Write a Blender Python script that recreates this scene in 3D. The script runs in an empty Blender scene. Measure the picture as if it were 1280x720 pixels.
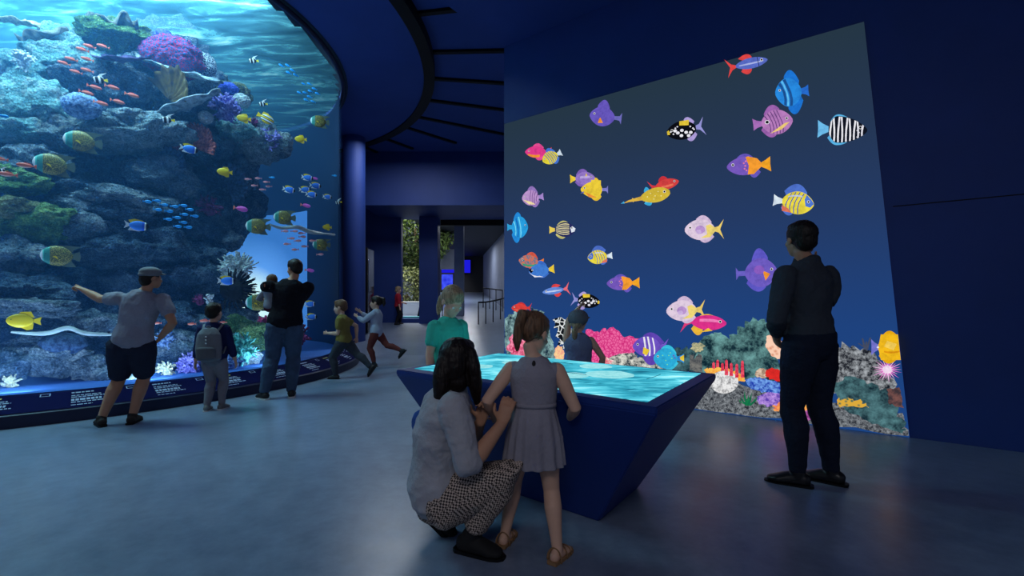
import bpy, bmesh, math, random
from mathutils import Vector, Matrix, noise

# ------------------------------------------------------------------ core
F, CPX, CPY, EYE = 580.0, 640.0, 378.0, 1.25      # camera model (1280x720 frame)
C = bpy.context.scene.collection
V = Vector
PI = math.pi


def at(px, py, y):
    """World point seen at pixel px,py at distance y."""
    return V(((px - CPX) / F * y, y, EYE + (CPY - py) / F * y))


def gp(px, py, z=0.0):
    """World point on the horizontal plane z seen at a pixel."""
    return at(px, py, (EYE - z) * F / (py - CPY))


def s2l(v):
    v = v / 255.0
    return v / 12.92 if v <= 0.04045 else ((v + 0.055) / 1.055) ** 2.4


def col(r, g, b):
    return (s2l(r), s2l(g), s2l(b), 1.0)


# ---------------------------------------------------------------- nodes
def N(nt, typ, ins=None, **attrs):
    n = nt.nodes.new(typ)
    for k, v in attrs.items():
        setattr(n, k, v)
    for k, v in (ins or {}).items():
        s = n.inputs[k]
        if isinstance(v, bpy.types.NodeSocket):
            nt.links.new(v, s)
        else:
            s.default_value = v
    return n


def begin(name):
    m = bpy.data.materials.new(name)
    m.use_nodes = True
    nt = m.node_tree
    nt.nodes.clear()
    out = nt.nodes.new('ShaderNodeOutputMaterial')
    return m, nt, out


def ramp(nt, fac, stops, interp='LINEAR'):
    n = nt.nodes.new('ShaderNodeValToRGB')
    cr = n.color_ramp
    cr.interpolation = interp
    while len(cr.elements) < len(stops):
        cr.elements.new(0.5)
    for e, (p, c) in zip(cr.elements, stops):
        e.position = p
        e.color = c
    nt.links.new(fac, n.inputs[0])
    return n.outputs[0]


def objco(nt, scale=None):
    t = nt.nodes.new('ShaderNodeTexCoord').outputs['Object']
    if scale:
        m = N(nt, 'ShaderNodeMapping', {'Vector': t, 'Scale': scale})
        return m.outputs[0]
    return t


MATS = {}


def solid(name, c, rough=0.6, spec=0.4, metal=0.0, var=None, bump=None, c2=None):
    """Principled material; var=(scale, amount) mottles it, bump=(scale, strength)."""
    if name in MATS:
        return MATS[name]
    m, nt, out = begin(name)
    p = N(nt, 'ShaderNodeBsdfPrincipled', {'Roughness': rough, 'Metallic': metal, 'Specular IOR Level': spec})
    co = objco(nt)
    if var or c2:
        sc, am = var or (4.0, 0.5)
        nz = N(nt, 'ShaderNodeTexNoise', {'Vector': co, 'Scale': sc, 'Detail': 5.0, 'Roughness': 0.6})
        b = c2 or tuple([x * (1 - am) for x in c[:3]] + [1.0])
        cc = ramp(nt, nz.outputs[0], [(0.32, b), (0.68, c)])
        nt.links.new(cc, p.inputs['Base Color'])
    else:
        p.inputs['Base Color'].default_value = c
    if bump:
        nz = N(nt, 'ShaderNodeTexNoise', {'Vector': co, 'Scale': bump[0], 'Detail': 4.0})
        bp = N(nt, 'ShaderNodeBump', {'Height': nz.outputs[0], 'Strength': bump[1], 'Distance': 0.02})
        nt.links.new(bp.outputs[0], p.inputs['Normal'])
    nt.links.new(p.outputs[0], out.inputs[0])
    MATS[name] = m
    return m


def emit(name, c, s=1.0, c2=None, scale=60.0, kind='noise', stops=(0.38, 0.62), base=(0.01, 0.01, 0.012, 1)):
    """A picture colour shown on a lit display."""
    if name in MATS:
        return MATS[name]
    m, nt, out = begin(name)
    e = N(nt, 'ShaderNodeEmission', {'Strength': s, 'Color': c})
    if c2:
        co = objco(nt)
        if kind == 'noise':
            f = N(nt, 'ShaderNodeTexNoise', {'Vector': co, 'Scale': scale, 'Detail': 9.0, 'Roughness': 0.74}).outputs[0]
        elif kind == 'cells':
            f = N(nt, 'ShaderNodeTexVoronoi', {'Vector': co, 'Scale': scale}).outputs[0]
        else:
            f = N(nt, 'ShaderNodeTexVoronoi', {'Vector': co, 'Scale': scale}, feature='DISTANCE_TO_EDGE').outputs[0]
        nt.links.new(ramp(nt, f, [(stops[0], c), (stops[1], c2)]), e.inputs[0])
    nt.links.new(e.outputs[0], out.inputs[0])
    MATS[name] = m
    return m


# -------------------------------------------------------------- objects
def tag(o, label=None, cat=None, group=None, kind=None):
    for k, v in (('label', label), ('category', cat), ('group', group), ('kind', kind)):
        if v:
            o[k] = v
    return o


def link(name, me, parent=None, loc=None):
    o = bpy.data.objects.new(name, me)
    C.objects.link(o)
    if parent:
        o.parent = parent
    if loc is not None:
        o.location = loc
    return o


def empty(name, loc=(0, 0, 0), rz=0.0):
    o = bpy.data.objects.new(name, None)
    C.objects.link(o)
    o.location = loc
    o.rotation_euler = (0, 0, rz)
    o.empty_display_size = 0.1
    return o


def mesh_from(bm, name, mats, smooth=True):
    bmesh.ops.recalc_face_normals(bm, faces=bm.faces)
    me = bpy.data.meshes.new(name)
    bm.to_mesh(me)
    bm.free()
    for m in (mats if isinstance(mats, (list, tuple)) else [mats]):
        me.materials.append(m)
    if smooth:
        me.polygons.foreach_set('use_smooth', [True] * len(me.polygons))
    return me


def build(name, bm, mats, parent=None, smooth=False, loc=None):
    return link(name, mesh_from(bm, name, mats, smooth), parent, loc)


def struct(o):
    o['kind'] = 'structure'
    return o


def bm_box(bm, x0, x1, y0, y1, z0, z1, mi=0):
    vs = [bm.verts.new(p) for p in ((x0, y0, z0), (x1, y0, z0), (x1, y1, z0), (x0, y1, z0),
                                    (x0, y0, z1), (x1, y0, z1), (x1, y1, z1), (x0, y1, z1))]
    for f in ((0, 3, 2, 1), (4, 5, 6, 7), (0, 1, 5, 4), (1, 2, 6, 5), (2, 3, 7, 6), (3, 0, 4, 7)):
        bm.faces.new([vs[i] for i in f]).material_index = mi
    return vs


def box(name, x0, x1, y0, y1, z0, z1, m, parent=None, bevel=0.0):
    bm = bmesh.new()
    bm_box(bm, x0, x1, y0, y1, z0, z1)
    if bevel:
        bmesh.ops.bevel(bm, geom=bm.edges[:], offset=bevel, segments=2, affect='EDGES')
    return build(name, bm, m, parent)


def prism(bm, poly, off, mi=0):
    """Extrude polygon (list of Vectors) by vector off into a closed solid."""
    a = [bm.verts.new(p) for p in poly]
    b = [bm.verts.new(p + off) for p in poly]
    n = len(poly)
    bm.faces.new(a[::-1]).material_index = mi
    bm.faces.new(b).material_index = mi
    for i in range(n):
        bm.faces.new((a[i], a[(i + 1) % n], b[(i + 1) % n], b[i])).material_index = mi


def lathe(bm, prof, cx=0.0, cy=0.0, n=128, a0=0.0, a1=2 * PI, mi=0):
    """Revolve closed profile [(r, z)...] around the vertical axis."""
    full = abs(a1 - a0 - 2 * PI) < 1e-6
    k = n if full else n + 1
    rings = []
    for i in range(k):
        a = a0 + (a1 - a0) * i / n
        rings.append([bm.verts.new((cx + r * math.cos(a), cy + r * math.sin(a), z)) for r, z in prof])
    m = len(prof)
    for i in range(n):
        A, B = rings[i], rings[(i + 1) % k]
        for j in range(m):
            bm.faces.new((A[j], B[j], B[(j + 1) % m], A[(j + 1) % m])).material_index = mi
    if not full:
        bm.faces.new(rings[0][::-1])
        bm.faces.new(rings[-1])


def tube(bm, pts, rad, side=None, n=14, cap=0.6, mi=0, mod=None):
    """Closed tapered tube; rad items are r or (r_side, r_other). Rounded ends."""
    pts = [V(p) for p in pts]
    R = [(r, r) if not isinstance(r, (tuple, list)) else r for r in rad]
    k = len(pts)
    rings = []
    prev = None
    T = []
    for i in range(k):
        t = (pts[min(i + 1, k - 1)] - pts[max(i - 1, 0)])
        if 0 < i < k - 1:
            a, b = (pts[i] - pts[i - 1]).normalized(), (pts[i + 1] - pts[i]).normalized()
            t = a + b
        T.append(t.normalized())
    S = []
    for i in range(k):
        s = side[i] if isinstance(side, list) else side
        if s is None:
            s = prev if prev is not None else (V((1, 0, 0)) if abs(T[i].x) < 0.8 else V((0, 1, 0)))
        s = V(s)
        s = (s - T[i] * s.dot(T[i])).normalized()
        prev = s
        S.append(s)

    def ring(p, s, t, ra, rb, i):
        u = t.cross(s)
        out = []
        for j in range(n):
            a = 2 * PI * j / n
            q = mod(i, a) if mod else 1.0
            out.append(bm.verts.new(p + s * (ra * q * math.cos(a)) + u * (rb * q * math.sin(a))))
        return out
    if cap:
        for f, e in ((0.45, 0.9), (0.8, 0.6)):
            ra, rb = R[0]
            rings.insert(0, None)
        ra, rb = R[0]
        c0 = min(ra, rb) * cap
        rings = [ring(pts[0] - T[0] * c0, S[0], T[0], ra * 0.45, rb * 0.45, 0),
                 ring(pts[0] - T[0] * c0 * 0.6, S[0], T[0], ra * 0.82, rb * 0.82, 0)]
    for i in range(k):
        rings.append(ring(pts[i], S[i], T[i], R[i][0], R[i][1], i))
    if cap:
        ra, rb = R[-1]
        c0 = min(ra, rb) * cap
        rings.append(ring(pts[-1] + T[-1] * c0 * 0.6, S[-1], T[-1], ra * 0.82, rb * 0.82, k - 1))
        rings.append(ring(pts[-1] + T[-1] * c0, S[-1], T[-1], ra * 0.45, rb * 0.45, k - 1))
    for A, B in zip(rings, rings[1:]):
        for j in range(n):
            bm.faces.new((A[j], A[(j + 1) % n], B[(j + 1) % n], B[j])).material_index = mi
    bm.faces.new(rings[0][::-1]).material_index = mi
    bm.faces.new(rings[-1]).material_index = mi


def ell(bm, c, r, axes=None, seg=16, rings=10, mi=0):
    """Ellipsoid at c, radii r=(a,b,d) along axes (x,y,z vectors)."""
    ax = axes or (V((1, 0, 0)), V((0, 1, 0)), V((0, 0, 1)))
    if not isinstance(r, (tuple, list)):
        r = (r, r, r)
    c = V(c)
    M = Matrix(((ax[0].x * r[0], ax[1].x * r[1], ax[2].x * r[2], c.x),
                (ax[0].y * r[0], ax[1].y * r[1], ax[2].y * r[2], c.y),
                (ax[0].z * r[0], ax[1].z * r[1], ax[2].z * r[2], c.z), (0, 0, 0, 1)))
    g = bmesh.ops.create_uvsphere(bm, u_segments=seg, v_segments=rings, radius=1.0, matrix=M)
    if mi:
        for v in g['verts']:
            for f in v.link_faces:
                f.material_index = mi


TEX = {}


def clouds(scale):
    if scale not in TEX:
        t = bpy.data.textures.new('clouds', 'CLOUDS')
        t.noise_scale = scale
        t.noise_depth = 2
        TEX[scale] = t
    return TEX[scale]


def fuse(name, bm, mat, voxel=0.008, smooth=4, parent=None, disp=None, loc=None):
    """Union overlapping closed shapes into one continuous surface."""
    me = mesh_from(bm, name, mat)
    o = bpy.data.objects.new(name, me)
    C.objects.link(o)
    r = o.modifiers.new('r', 'REMESH')
    r.mode = 'VOXEL'
    r.voxel_size = voxel
    s = o.modifiers.new('s', 'SMOOTH')
    s.factor = 0.5
    s.iterations = smooth
    for sc, st in (disp or []):
        d = o.modifiers.new('d', 'DISPLACE')
        d.texture = clouds(sc)
        d.texture_coords = 'LOCAL'
        d.strength = st
        d.mid_level = 0.5
    dg = bpy.context.evaluated_depsgraph_get()
    dg.update()
    new = bpy.data.meshes.new_from_object(o.evaluated_get(dg))
    new.name = name
    bpy.data.objects.remove(o)
    bpy.data.meshes.remove(me)
    new.polygons.foreach_set('use_smooth', [True] * len(new.polygons))
    if not new.materials:
        new.materials.append(mat)
    return link(name, new, parent, loc)
# ------------------------------------------------------------------ room
TC = V((-7.83, 8.43, 0))              # tank centre
TR, TZ0, TZ1 = 4.45, 0.27, 5.80       # glass radius, base, water line
WP, WD = V((3.676, 4.29, 0)), V((0.807, -0.591, 0)).normalized()   # display wall: point, direction
WN = V((-WD.y, WD.x, 0))              # points behind the wall
if WN.y < 0:
    WN = -WN
WC = WP - WD * 4.705                  # free end of that wall


def navy_wall(name, c, rough=0.55):
    return solid(name, c, rough, 0.3, var=(1.3, 0.12), bump=(90, 0.05))


m_wall = navy_wall('navy_wall_paint', col(38, 66, 136))
m_wall2 = navy_wall('navy_ceiling_paint', col(58, 82, 156), 0.8)
m_blue = navy_wall('blue_wall_paint', col(36, 60, 128))
m_black = solid('black_steel', col(8, 9, 13), 0.6, 0.25)
m_dark = solid('dark_paint', col(18, 22, 36), 0.7)
m_grey = solid('grey_render', col(120, 128, 150), 0.8, var=(2.0, 0.2))

# polished concrete floor
m, nt, out = begin('polished_concrete')
co = objco(nt)
n1 = N(nt, 'ShaderNodeTexNoise', {'Vector': co, 'Scale': 0.9, 'Detail': 8.0, 'Roughness': 0.65})
n2 = N(nt, 'ShaderNodeTexNoise', {'Vector': co, 'Scale': 7.0, 'Detail': 6.0, 'Roughness': 0.7})
mx = N(nt, 'ShaderNodeMath', {0: n1.outputs[0], 1: n2.outputs[0]}, operation='ADD')
cc = ramp(nt, N(nt, 'ShaderNodeMath', {0: mx.outputs[0], 1: 0.5}, operation='MULTIPLY').outputs[0],
          [(0.36, col(96, 110, 132)), (0.64, col(132, 146, 170))])
rr = N(nt, 'ShaderNodeMapRange', {'Value': n2.outputs[0], 3: 0.24, 4: 0.38})
p = N(nt, 'ShaderNodeBsdfPrincipled', {'Base Color': cc, 'Roughness': rr.outputs[0], 'Specular IOR Level': 0.6})
bp = N(nt, 'ShaderNodeBump', {'Height': n2.outputs[0], 'Strength': 0.04, 'Distance': 0.01})
nt.links.new(bp.outputs[0], p.inputs['Normal'])
nt.links.new(p.outputs[0], out.inputs[0])
m_floor = m


def floor_z(y):
    return 0.0 if y < 11 else (y - 11) * 0.0867


bm = bmesh.new()
rows = []
for y in (-6, 4, 11, 17, 22, 28, 40):
    rows.append([bm.verts.new((x, y, floor_z(y))) for x in (-22, -6, 2, 12)])
low = [[bm.verts.new((v.co.x, v.co.y, -0.3)) for v in (r[0], r[-1])] for r in rows]
for a, b in zip(rows, rows[1:]):
    for i in range(3):
        bm.faces.new((a[i], a[i + 1], b[i + 1], b[i]))
struct(build('floor', bm, m_floor))

# display wall with its panel joint
bm = bmesh.new()
e0, e1 = WC, WP + WD * 6
prism(bm, [V((e.x, e.y, -0.05)) for e in (e0, e1, e1 + WN * 0.4, e0 + WN * 0.4)], V((0, 0, 5.25)))
struct(build('wall_right', bm, m_wall))
bm = bmesh.new()
e0, e1 = WP + WD * -0.12 - WN * 0.004, WP + WD * 5.9 - WN * 0.004
prism(bm, [V((e.x, e.y, 2.147)) for e in (e0, e1, e1 + WN * 0.01, e0 + WN * 0.01)], V((0, 0, 0.008)))
struct(build('trim_1', bm, m_black))

# lower ceiling over the display area, its free edge square to the wall
bm = bmesh.new()
a = WC + WN * 0.39
q = [a, WC - WN * 10, WC - WN * 10 + WD * 11, a + WD * 11]
prism(bm, [V((e.x, e.y, 5.14)) for e in q], V((0, 0, 0.9)))
struct(build('ceiling', bm, m_wall2))

# flat disc ceiling round the tank and the outer ceiling beyond the ring
bm = bmesh.new()
lathe(bm, [(TR + 0.0, 5.86), (6.14, 5.86), (6.14, 5.95), (TR + 0.0, 5.95)], TC.x, TC.y, 160)
struct(build('ceiling_disc', bm, m_wall2))
bm = bmesh.new()
lathe(bm, [(6.2, 6.03), (10.6, 6.03), (10.6, 6.2), (6.2, 6.2)], TC.x, TC.y, 160)
struct(build('ceiling_outer', bm, m_wall2))
bm = bmesh.new()
lathe(bm, [(6.12, 5.83), (6.34, 5.83), (6.34, 6.06), (6.12, 6.06)], TC.x, TC.y, 160)
tag(build('ceiling_ring', bm, m_black, smooth=False), 'black steel ring hanging in a circle round the tank under the ceiling', 'ring')
JO = [((515, 20), (578, 13)), ((541, 67), (632, 65)), ((544, 100), (635, 106)), ((538, 127), (640, 140)),
      ((520, 147), (640, 171)), ((500, 158), (570, 180)), ((472, 171), (516, 187)), ((439, 177), (472, 192))]
for (a, b) in JO:
    A = at(*a, (5.98 - EYE) * F / (CPY - a[1]))
    B = at(*b, (5.98 - EYE) * F / (CPY - b[1]))
    d = (B - A).normalized()
    A -= d * 0.12
    s = V((-d.y, d.x, 0)) * 0.045
    bm = bmesh.new()
    prism(bm, [A - s, B - s, B + s, A + s], V((0, 0, 0.075)))
    tag(build('ceiling_fin', bm, m_black), 'slim black fin running out from the ceiling ring', 'ceiling fin', 'black fins round the ceiling ring')

# back of the hall
struct(box('wall_back', -16, -5.36, 16.9, 17.2, -0.1, 6.2, m_blue))
struct(box('wall_back', -5.36, -4.12, 16.9, 17.2, -0.1, 6.2, m_blue))
struct(box('wall_back', -3.32, -2.66, 16.6, 17.2, -0.1, 6.2, m_blue))
struct(box('wall_bulkhead', -4.78, 1.6, 14.7, 17.25, 4.33, 6.2, m_blue))
struct(box('wall_bulkhead', -9.0, -4.78, 15.9, 17.25, 4.75, 6.2, m_blue))
struct(box('wall_sill', -4.12, -3.32, 16.85, 17.2, -0.1, 0.66, m_blue))
struct(box('wall_column', -2.36, -1.98, 18.9, 19.3, 0.2, 4.7, m_grey))
struct(box('ceiling_corridor', -4.0, 2.5, 17.25, 40, 4.6, 4.8, m_dark))
struct(box('trim_2', -2.66, 0.2, 17.3, 17.5, 4.12, 4.33, m_black))
bm = bmesh.new()
prism(bm, [V((0.35, 17.3, 0)), V((-2.05, 33, 0)), V((-1.75, 33, 0)), V((0.75, 17.3, 0))], V((0, 0, 4.7)))
struct(build('wall_corridor', bm, m_grey))
struct(box('wall_far', -7.0, 3, 34, 34.3, 0.0, 5.2, m_dark))
struct(box('trim_3', -4.4, -2.9, 23.5, 24.0, 2.95, 3.95, m_grey))
# window frame of the garden opening
bm = bmesh.new()
bm_box(bm, -4.12, -4.02, 16.84, 17.1, 0.66, 4.33)
struct(build('window_1', bm, m_blue))

# round column beside the tank, and the slim door leaf next to it
bm = bmesh.new()
lathe(bm, [(0.0, 0.1), (0.30, 0.1), (0.30, 6.1), (0.0, 6.1)], -4.42, 13.0, 40)
struct(build('wall_pillar', bm, m_blue, smooth=False))
dr = empty('glass_door', (-4.50, 14.6, 0.314))
bm = bmesh.new()
bm_box(bm, -0.05, 0.05, -0.35, 0.35, 0.01, 2.6)
build('leaf', bm, solid('smoked_glass', col(24, 36, 66), 0.08, 0.6), dr)
bm = bmesh.new()
bm_box(bm, -0.03, 0.075, -0.40, -0.35, 0.0, 2.62)
build('edge_frame', bm, m_black, dr)
bm = bmesh.new()
tube(bm, [(0.10, -0.36, 1.25), (0.10, -0.36, 2.25)], [0.018, 0.018])
build('handle', bm, solid('bright_steel', col(210, 215, 225), 0.2, 0.5, 1.0), dr, True)
tag(dr, 'tall narrow dark glass door with a long steel handle beside the blue round pillar', 'door')

# railings of the ramp
def railing(name, pts, h, label, step):
    r = empty(name, pts[0])
    o = V(pts[0])
    P = [V(q) - o for q in pts]
    bm = bmesh.new()
    tube(bm, [q + V((0, 0, h)) for q in P], [0.028] * len(P), n=8)
    build('top_rail', bm, m_black, r, True)
    for i in range(0, len(P), step):
        bm = bmesh.new()
        tube(bm, [P[i], P[i] + V((0, 0, h))], [0.02, 0.02], n=8, cap=0)
        build('post', bm, m_black, r, True)
    tag(r, label, 'railing')


def on_ramp(px, y):
    x = (px - CPX) / F * y
    return V((x, y, floor_z(y)))


railing('handrail', [on_ramp(598 + i * 4.6, 16.4 + 0.08 * i * i * 0.5) for i in range(8)], 0.78,
        'black metal railing curving along the ramp beside the display wall end', 2)
railing('handrail', [on_ramp(604 + i * 4.0, 22.5 - 0.3 * i) for i in range(7)], 0.95,
        'black railing farther up the ramp behind the first railing', 2)
railing('handrail', [on_ramp(553 + 4.4 * i - 0.28 * i * i * 0.6, 18.0 + 0.8 * i) for i in range(8)], 0.9,
        'dark curved handrail on the ramp behind the girl in turquoise', 2)

# blue video walls deep in the corridor
m_vid = emit('blue_video', col(12, 10, 190), 1.0, col(70, 90, 255), 3.2, 'cells', (0.0, 0.9))
m_vid2 = emit('blue_video_plain', col(30, 28, 225), 0.9)


def far_screen(px0, px1, py0, py1, y, m, label):
    a, b = at(px0, py1, y), at(px1, py0, y)
    r = empty('video_screen', ((a.x + b.x) / 2, y, a.z))
    w, h = (b.x - a.x) / 2, b.z - a.z
    box('casing', -w - 0.05, w + 0.05, 0.01, 0.12, -0.05, h + 0.05, m_black, r)
    box('picture', -w, w, 0, 0.02, 0, h, m, r)
    tag(r, label, 'screen')


far_screen(552, 588, 325, 341, 33.8, m_vid2, 'wide plain blue screen at the far end of the corridor')
far_screen(552, 566, 343, 362, 33.6, m_vid, 'small speckled blue screen under the plain blue one')

# garden behind the window
m_leafA = solid('leaf_green', col(96, 118, 62), 0.6, 0.2, var=(3.0, 0.5))
m_leafB = solid('hedge_green', col(130, 140, 92), 0.6, 0.2, var=(4.0, 0.5))
m_bark = solid('bark', col(80, 66, 50), 0.9)
random.seed(5)


def leaves(bm, c, r, n, s):
    for _ in range(n):
        d = V((random.gauss(0, 1), random.gauss(0, 1), random.gauss(0, 1))).normalized()
        q = V((c[0] + d.x * r[0] * random.uniform(.6, 1), c[1] + d.y * r[1] * random.uniform(.6, 1), c[2] + d.z * r[2] * random.uniform(.6, 1)))
        u = V((random.gauss(0, 1), random.gauss(0, 1), random.gauss(0, 1))).normalized() * s
        w = u.cross(V((random.gauss(0, 1), random.gauss(0, 1), random.gauss(0, 1)))).normalized() * s * 0.45
        t = u.cross(w).normalized() * s * 0.15
        bm.faces.new([bm.verts.new(x) for x in (q - u, q + w + t, q + u, q - w + t)])


struct(box('floor_garden', -9, -3.1, 17.2, 30, 0.3, 0.56, solid('paving', col(150, 150, 140), 0.8, var=(3, 0.3))))
tr = empty('garden_tree', (-4.6, 22.0, 0.56))
bm = bmesh.new()
tube(bm, [(0, 0, 0), (0.1, 0.0, 2.2), (0.0, 0.1, 4.2)], [0.16, 0.12, 0.06])
build('trunk', bm, m_bark, tr, True)
bm = bmesh.new()
leaves(bm, (0, 0, 4.0), (1.9, 1.2, 1.9), 5200, 0.12)
build('foliage', bm, m_leafA, tr)
tag(tr, 'leafy green tree in the garden outside the tall window', 'tree')
hd = empty('hedge', (-4.8, 21.0, 0.56))
bm = bmesh.new()
leaves(bm, (0, 0, 1.2), (1.5, 0.5, 1.15), 3400, 0.075)
build('foliage', bm, m_leafB, hd)
bm = bmesh.new()
tube(bm, [(0, 0, 0), (0, 0, 0.9)], [0.3, 0.2])
build('stem', bm, m_bark, hd, True)
tag(hd, 'pale green clipped hedge under the tree outside the tall window', 'hedge')
bm = bmesh.new()
bm_box(bm, -5.0, -3.1, 19.2, 19.6, 0.56, 1.3)
bmesh.ops.bevel(bm, geom=bm.edges[:], offset=0.03, segments=2, affect='EDGES')
tag(build('garden_wall', bm, solid('white_plaster', col(226, 228, 222), 0.7)), 'low white garden wall in front of the hedge', 'wall', kind='thing')
bm = bmesh.new()
prism(bm, [V((-3.75, 18.2, 0.565)), V((-3.3, 18.2, 0.565)), V((-3.3, 18.2, 1.2)), V((-3.62, 18.2, 1.2))], V((0, 0.5, 0)))
bmesh.ops.bevel(bm, geom=bm.edges[:], offset=0.02, segments=2, affect='EDGES')
tag(build('planter_box', bm, m_black), 'dark sloping box standing outside the tall window', 'box')
bm = bmesh.new()
bm_box(bm, -4.1, -3.25, 17.35, 17.9, 0.565, 0.72)
bmesh.ops.bevel(bm, geom=bm.edges[:], offset=0.02, segments=2, affect='EDGES')
tag(build('paddling_basin', bm, solid('turquoise_tile', col(90, 175, 180), 0.3)), 'low turquoise basin just outside the tall window', 'basin')

# ------------------------------------------------- interactive table
TT = 0.775
tA, tB, tC = V((-.82, 3.283, TT)), V((.655, 2.096, TT)), V((1.361, 3.096, TT))
tD = tA + tC - tB
bF, bR, bL = V((.493, 2.646, 0)), V((.846, 3.125, 0)), V((-.286, 3.273, 0))
bK = bL + bR - bF
ctr = (tA + tB + tC + tD) / 4
org = V((ctr.x, ctr.y, 0))
tb = empty('interactive_table', org)
m_tab = solid('navy_lacquer', col(24, 52, 128), 0.5, 0.3, var=(2, 0.1))
bm = bmesh.new()
lip = V((0, 0, 0.035))
top = [bm.verts.new(q - org) for q in (tA, tB, tC, tD)]
mid = [bm.verts.new(q - org - lip) for q in (tA, tB, tC, tD)]
bot = [bm.verts.new(q - org) for q in (bL, bF, bR, bK)]
bm.faces.new(top)
for A, B in ((top, mid), (mid, bot)):
    for i in range(4):
        bm.faces.new((A[i], B[i], B[(i + 1) % 4], A[(i + 1) % 4]))
bm.faces.new(bot[::-1])
bmesh.ops.bevel(bm, geom=bm.edges[:], offset=0.006, segments=2, affect='EDGES')
build('body', bm, m_tab, tb)
# glowing picture of shallow water
m, nt, out = begin('shallow_water_picture')
co = objco(nt, (1.0, 1.0, 1.0))
w1 = N(nt, 'ShaderNodeTexNoise', {'Vector': N(nt, 'ShaderNodeMapping', {'Vector': co, 'Rotation': (0, 0, 0.9), 'Scale': (2.6, 9.0, 1)}).outputs[0], 'Scale': 1.6, 'Detail': 6.0, 'Roughness': 0.6, 'Distortion': 1.2})
w2 = N(nt, 'ShaderNodeTexNoise', {'Vector': co, 'Scale': 2.2, 'Detail': 3.0})
mx = N(nt, 'ShaderNodeMath', {0: w1.outputs[0], 1: w2.outputs[0]}, operation='ADD')
hf = N(nt, 'ShaderNodeMath', {0: mx.outputs[0], 1: 0.5}, operation='MULTIPLY')
cc = ramp(nt, hf.outputs[0], [(0.34, col(20, 92, 118)), (0.46, col(52, 160, 184)), (0.54, col(96, 205, 222)), (0.66, col(190, 248, 250))])
e = N(nt, 'ShaderNodeEmission', {'Color': cc, 'Strength': 1.25})
nt.links.new(e.outputs[0], out.inputs[0])
m_water_pic = m
ZS = TT + 0.003
scr = [gp(518, 460.5, ZS), gp(809, 502, ZS), gp(876, 466.5, ZS), gp(623, 441.5, ZS)]
bm = bmesh.new()
prism(bm, [q - org - V((0, 0, 0.006)) for q in scr], V((0, 0, 0.006)))
build('display', bm, m_water_pic, tb)
m_foam = emit('pale_foam', col(176, 240, 244), 1.0, col(110, 205, 215), 18, 'noise', (0.35, 0.7))
for (px, py, r) in ((648, 453.5, .13), (744, 458, .12), (713, 469, .12), (762, 468, .16), (655, 460, .1), (600, 458, .1)):
    q = gp(px, py, ZS + .001) - org
    bm = bmesh.new()
    ps = []
    for k in range(28):
        a = 2 * PI * k / 28
        rr = r * (1 + 0.16 * noise.noise(V((math.cos(a) * 1.5 + px, math.sin(a) * 1.5, 0))))
        ps.append(q + V((rr * math.cos(a), rr * math.sin(a), 0)))
    prism(bm, ps, V((0, 0, 0.001)))
    o = build('foam_patch', bm, m_foam, tb)
m_swirl = emit('dark_swirl', col(24, 84, 104), 1.0)
for (pp, w) in ((((700, 464), (712, 466), (722, 467), (733, 468.5)), .008), (((690, 452), (702, 453), (716, 455)), .006), (((808, 474), (818, 471), (826, 468)), .007)):
    P3 = [gp(x, y, ZS + .0015) - org for x, y in pp]
    bm = bmesh.new()
    s = V((0.3, 1, 0)).normalized() * w
    prism(bm, [q - s for q in P3] + [q + s for q in P3[::-1]], V((0, 0, 0.001)))
    build('drawn_streak', bm, m_swirl, tb)
tag(tb, 'dark blue table shaped like an upturned pyramid with a glowing turquoise water display on top', 'table')
# ------------------------------------------------------------- aquarium
def ray_circle(px, R):
    """Distance y at which the pixel column px enters the vertical cylinder R (None if it misses); also exit."""
    k = (px - CPX) / F
    a = k * k + 1
    b = -(k * TC.x + TC.y)
    c = TC.x ** 2 + TC.y ** 2 - R * R
    d = b * b - a * c
    if d < 0:
        return None
    s = math.sqrt(d)
    return (-b - s) / a, (-b + s) / a


def in_tank(px, py, depth):
    hit = ray_circle(min(px, 428), TR - 0.03)
    y = hit[0] + min(depth, 0.6 * (hit[1] - hit[0]))
    return at(px, py, y)


aq = empty('aquarium', (TC.x, TC.y, 0))
m_plinth = solid('plinth_navy', col(18, 28, 66), 0.5, 0.4)
m_band = solid('info_band_navy', col(8, 10, 62), 0.9, 0.08)
m_white = solid('white_print', col(160, 170, 200), 0.7)
m_yellowp = solid('yellow_print', col(190, 180, 90), 0.6)
bm = bmesh.new()
lathe(bm, [(4.3, 0.0), (4.80, 0.0), (4.80, 0.125), (4.76, 0.14), (4.3, 0.14)], n=200)
build('plinth', bm, m_plinth, aq)
BS = (4.775, 0.142), (4.465, 0.272)            # sloped information band
bm = bmesh.new()
lathe(bm, [(4.35, 0.13), BS[0], BS[1], (4.35, 0.272)], n=200)
build('info_band', bm, m_band, aq)
m, nt, out = begin('clear_acrylic')
t = N(nt, 'ShaderNodeBsdfTransparent')
nt.links.new(t.outputs[0], out.inputs[0])
m_clear = m
bm = bmesh.new()
lathe(bm, [(TR - 0.004, 0.262), (TR + 0.02, 0.262), (TR + 0.02, 5.85), (TR - 0.004, 5.85)], n=200)
build('acrylic_wall', bm, m_clear, aq, True)
# texts and icons on the band: rows of print too small to read
def band_pt(a, v, lift=0.003):
    r = BS[0][0] + (BS[1][0] - BS[0][0]) * v
    z = BS[0][1] + (BS[1][1] - BS[0][1]) * v
    return V((r * math.cos(a) + lift * math.cos(a) * 0.4, r * math.sin(a) + lift * math.sin(a) * 0.4, z + lift))


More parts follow.
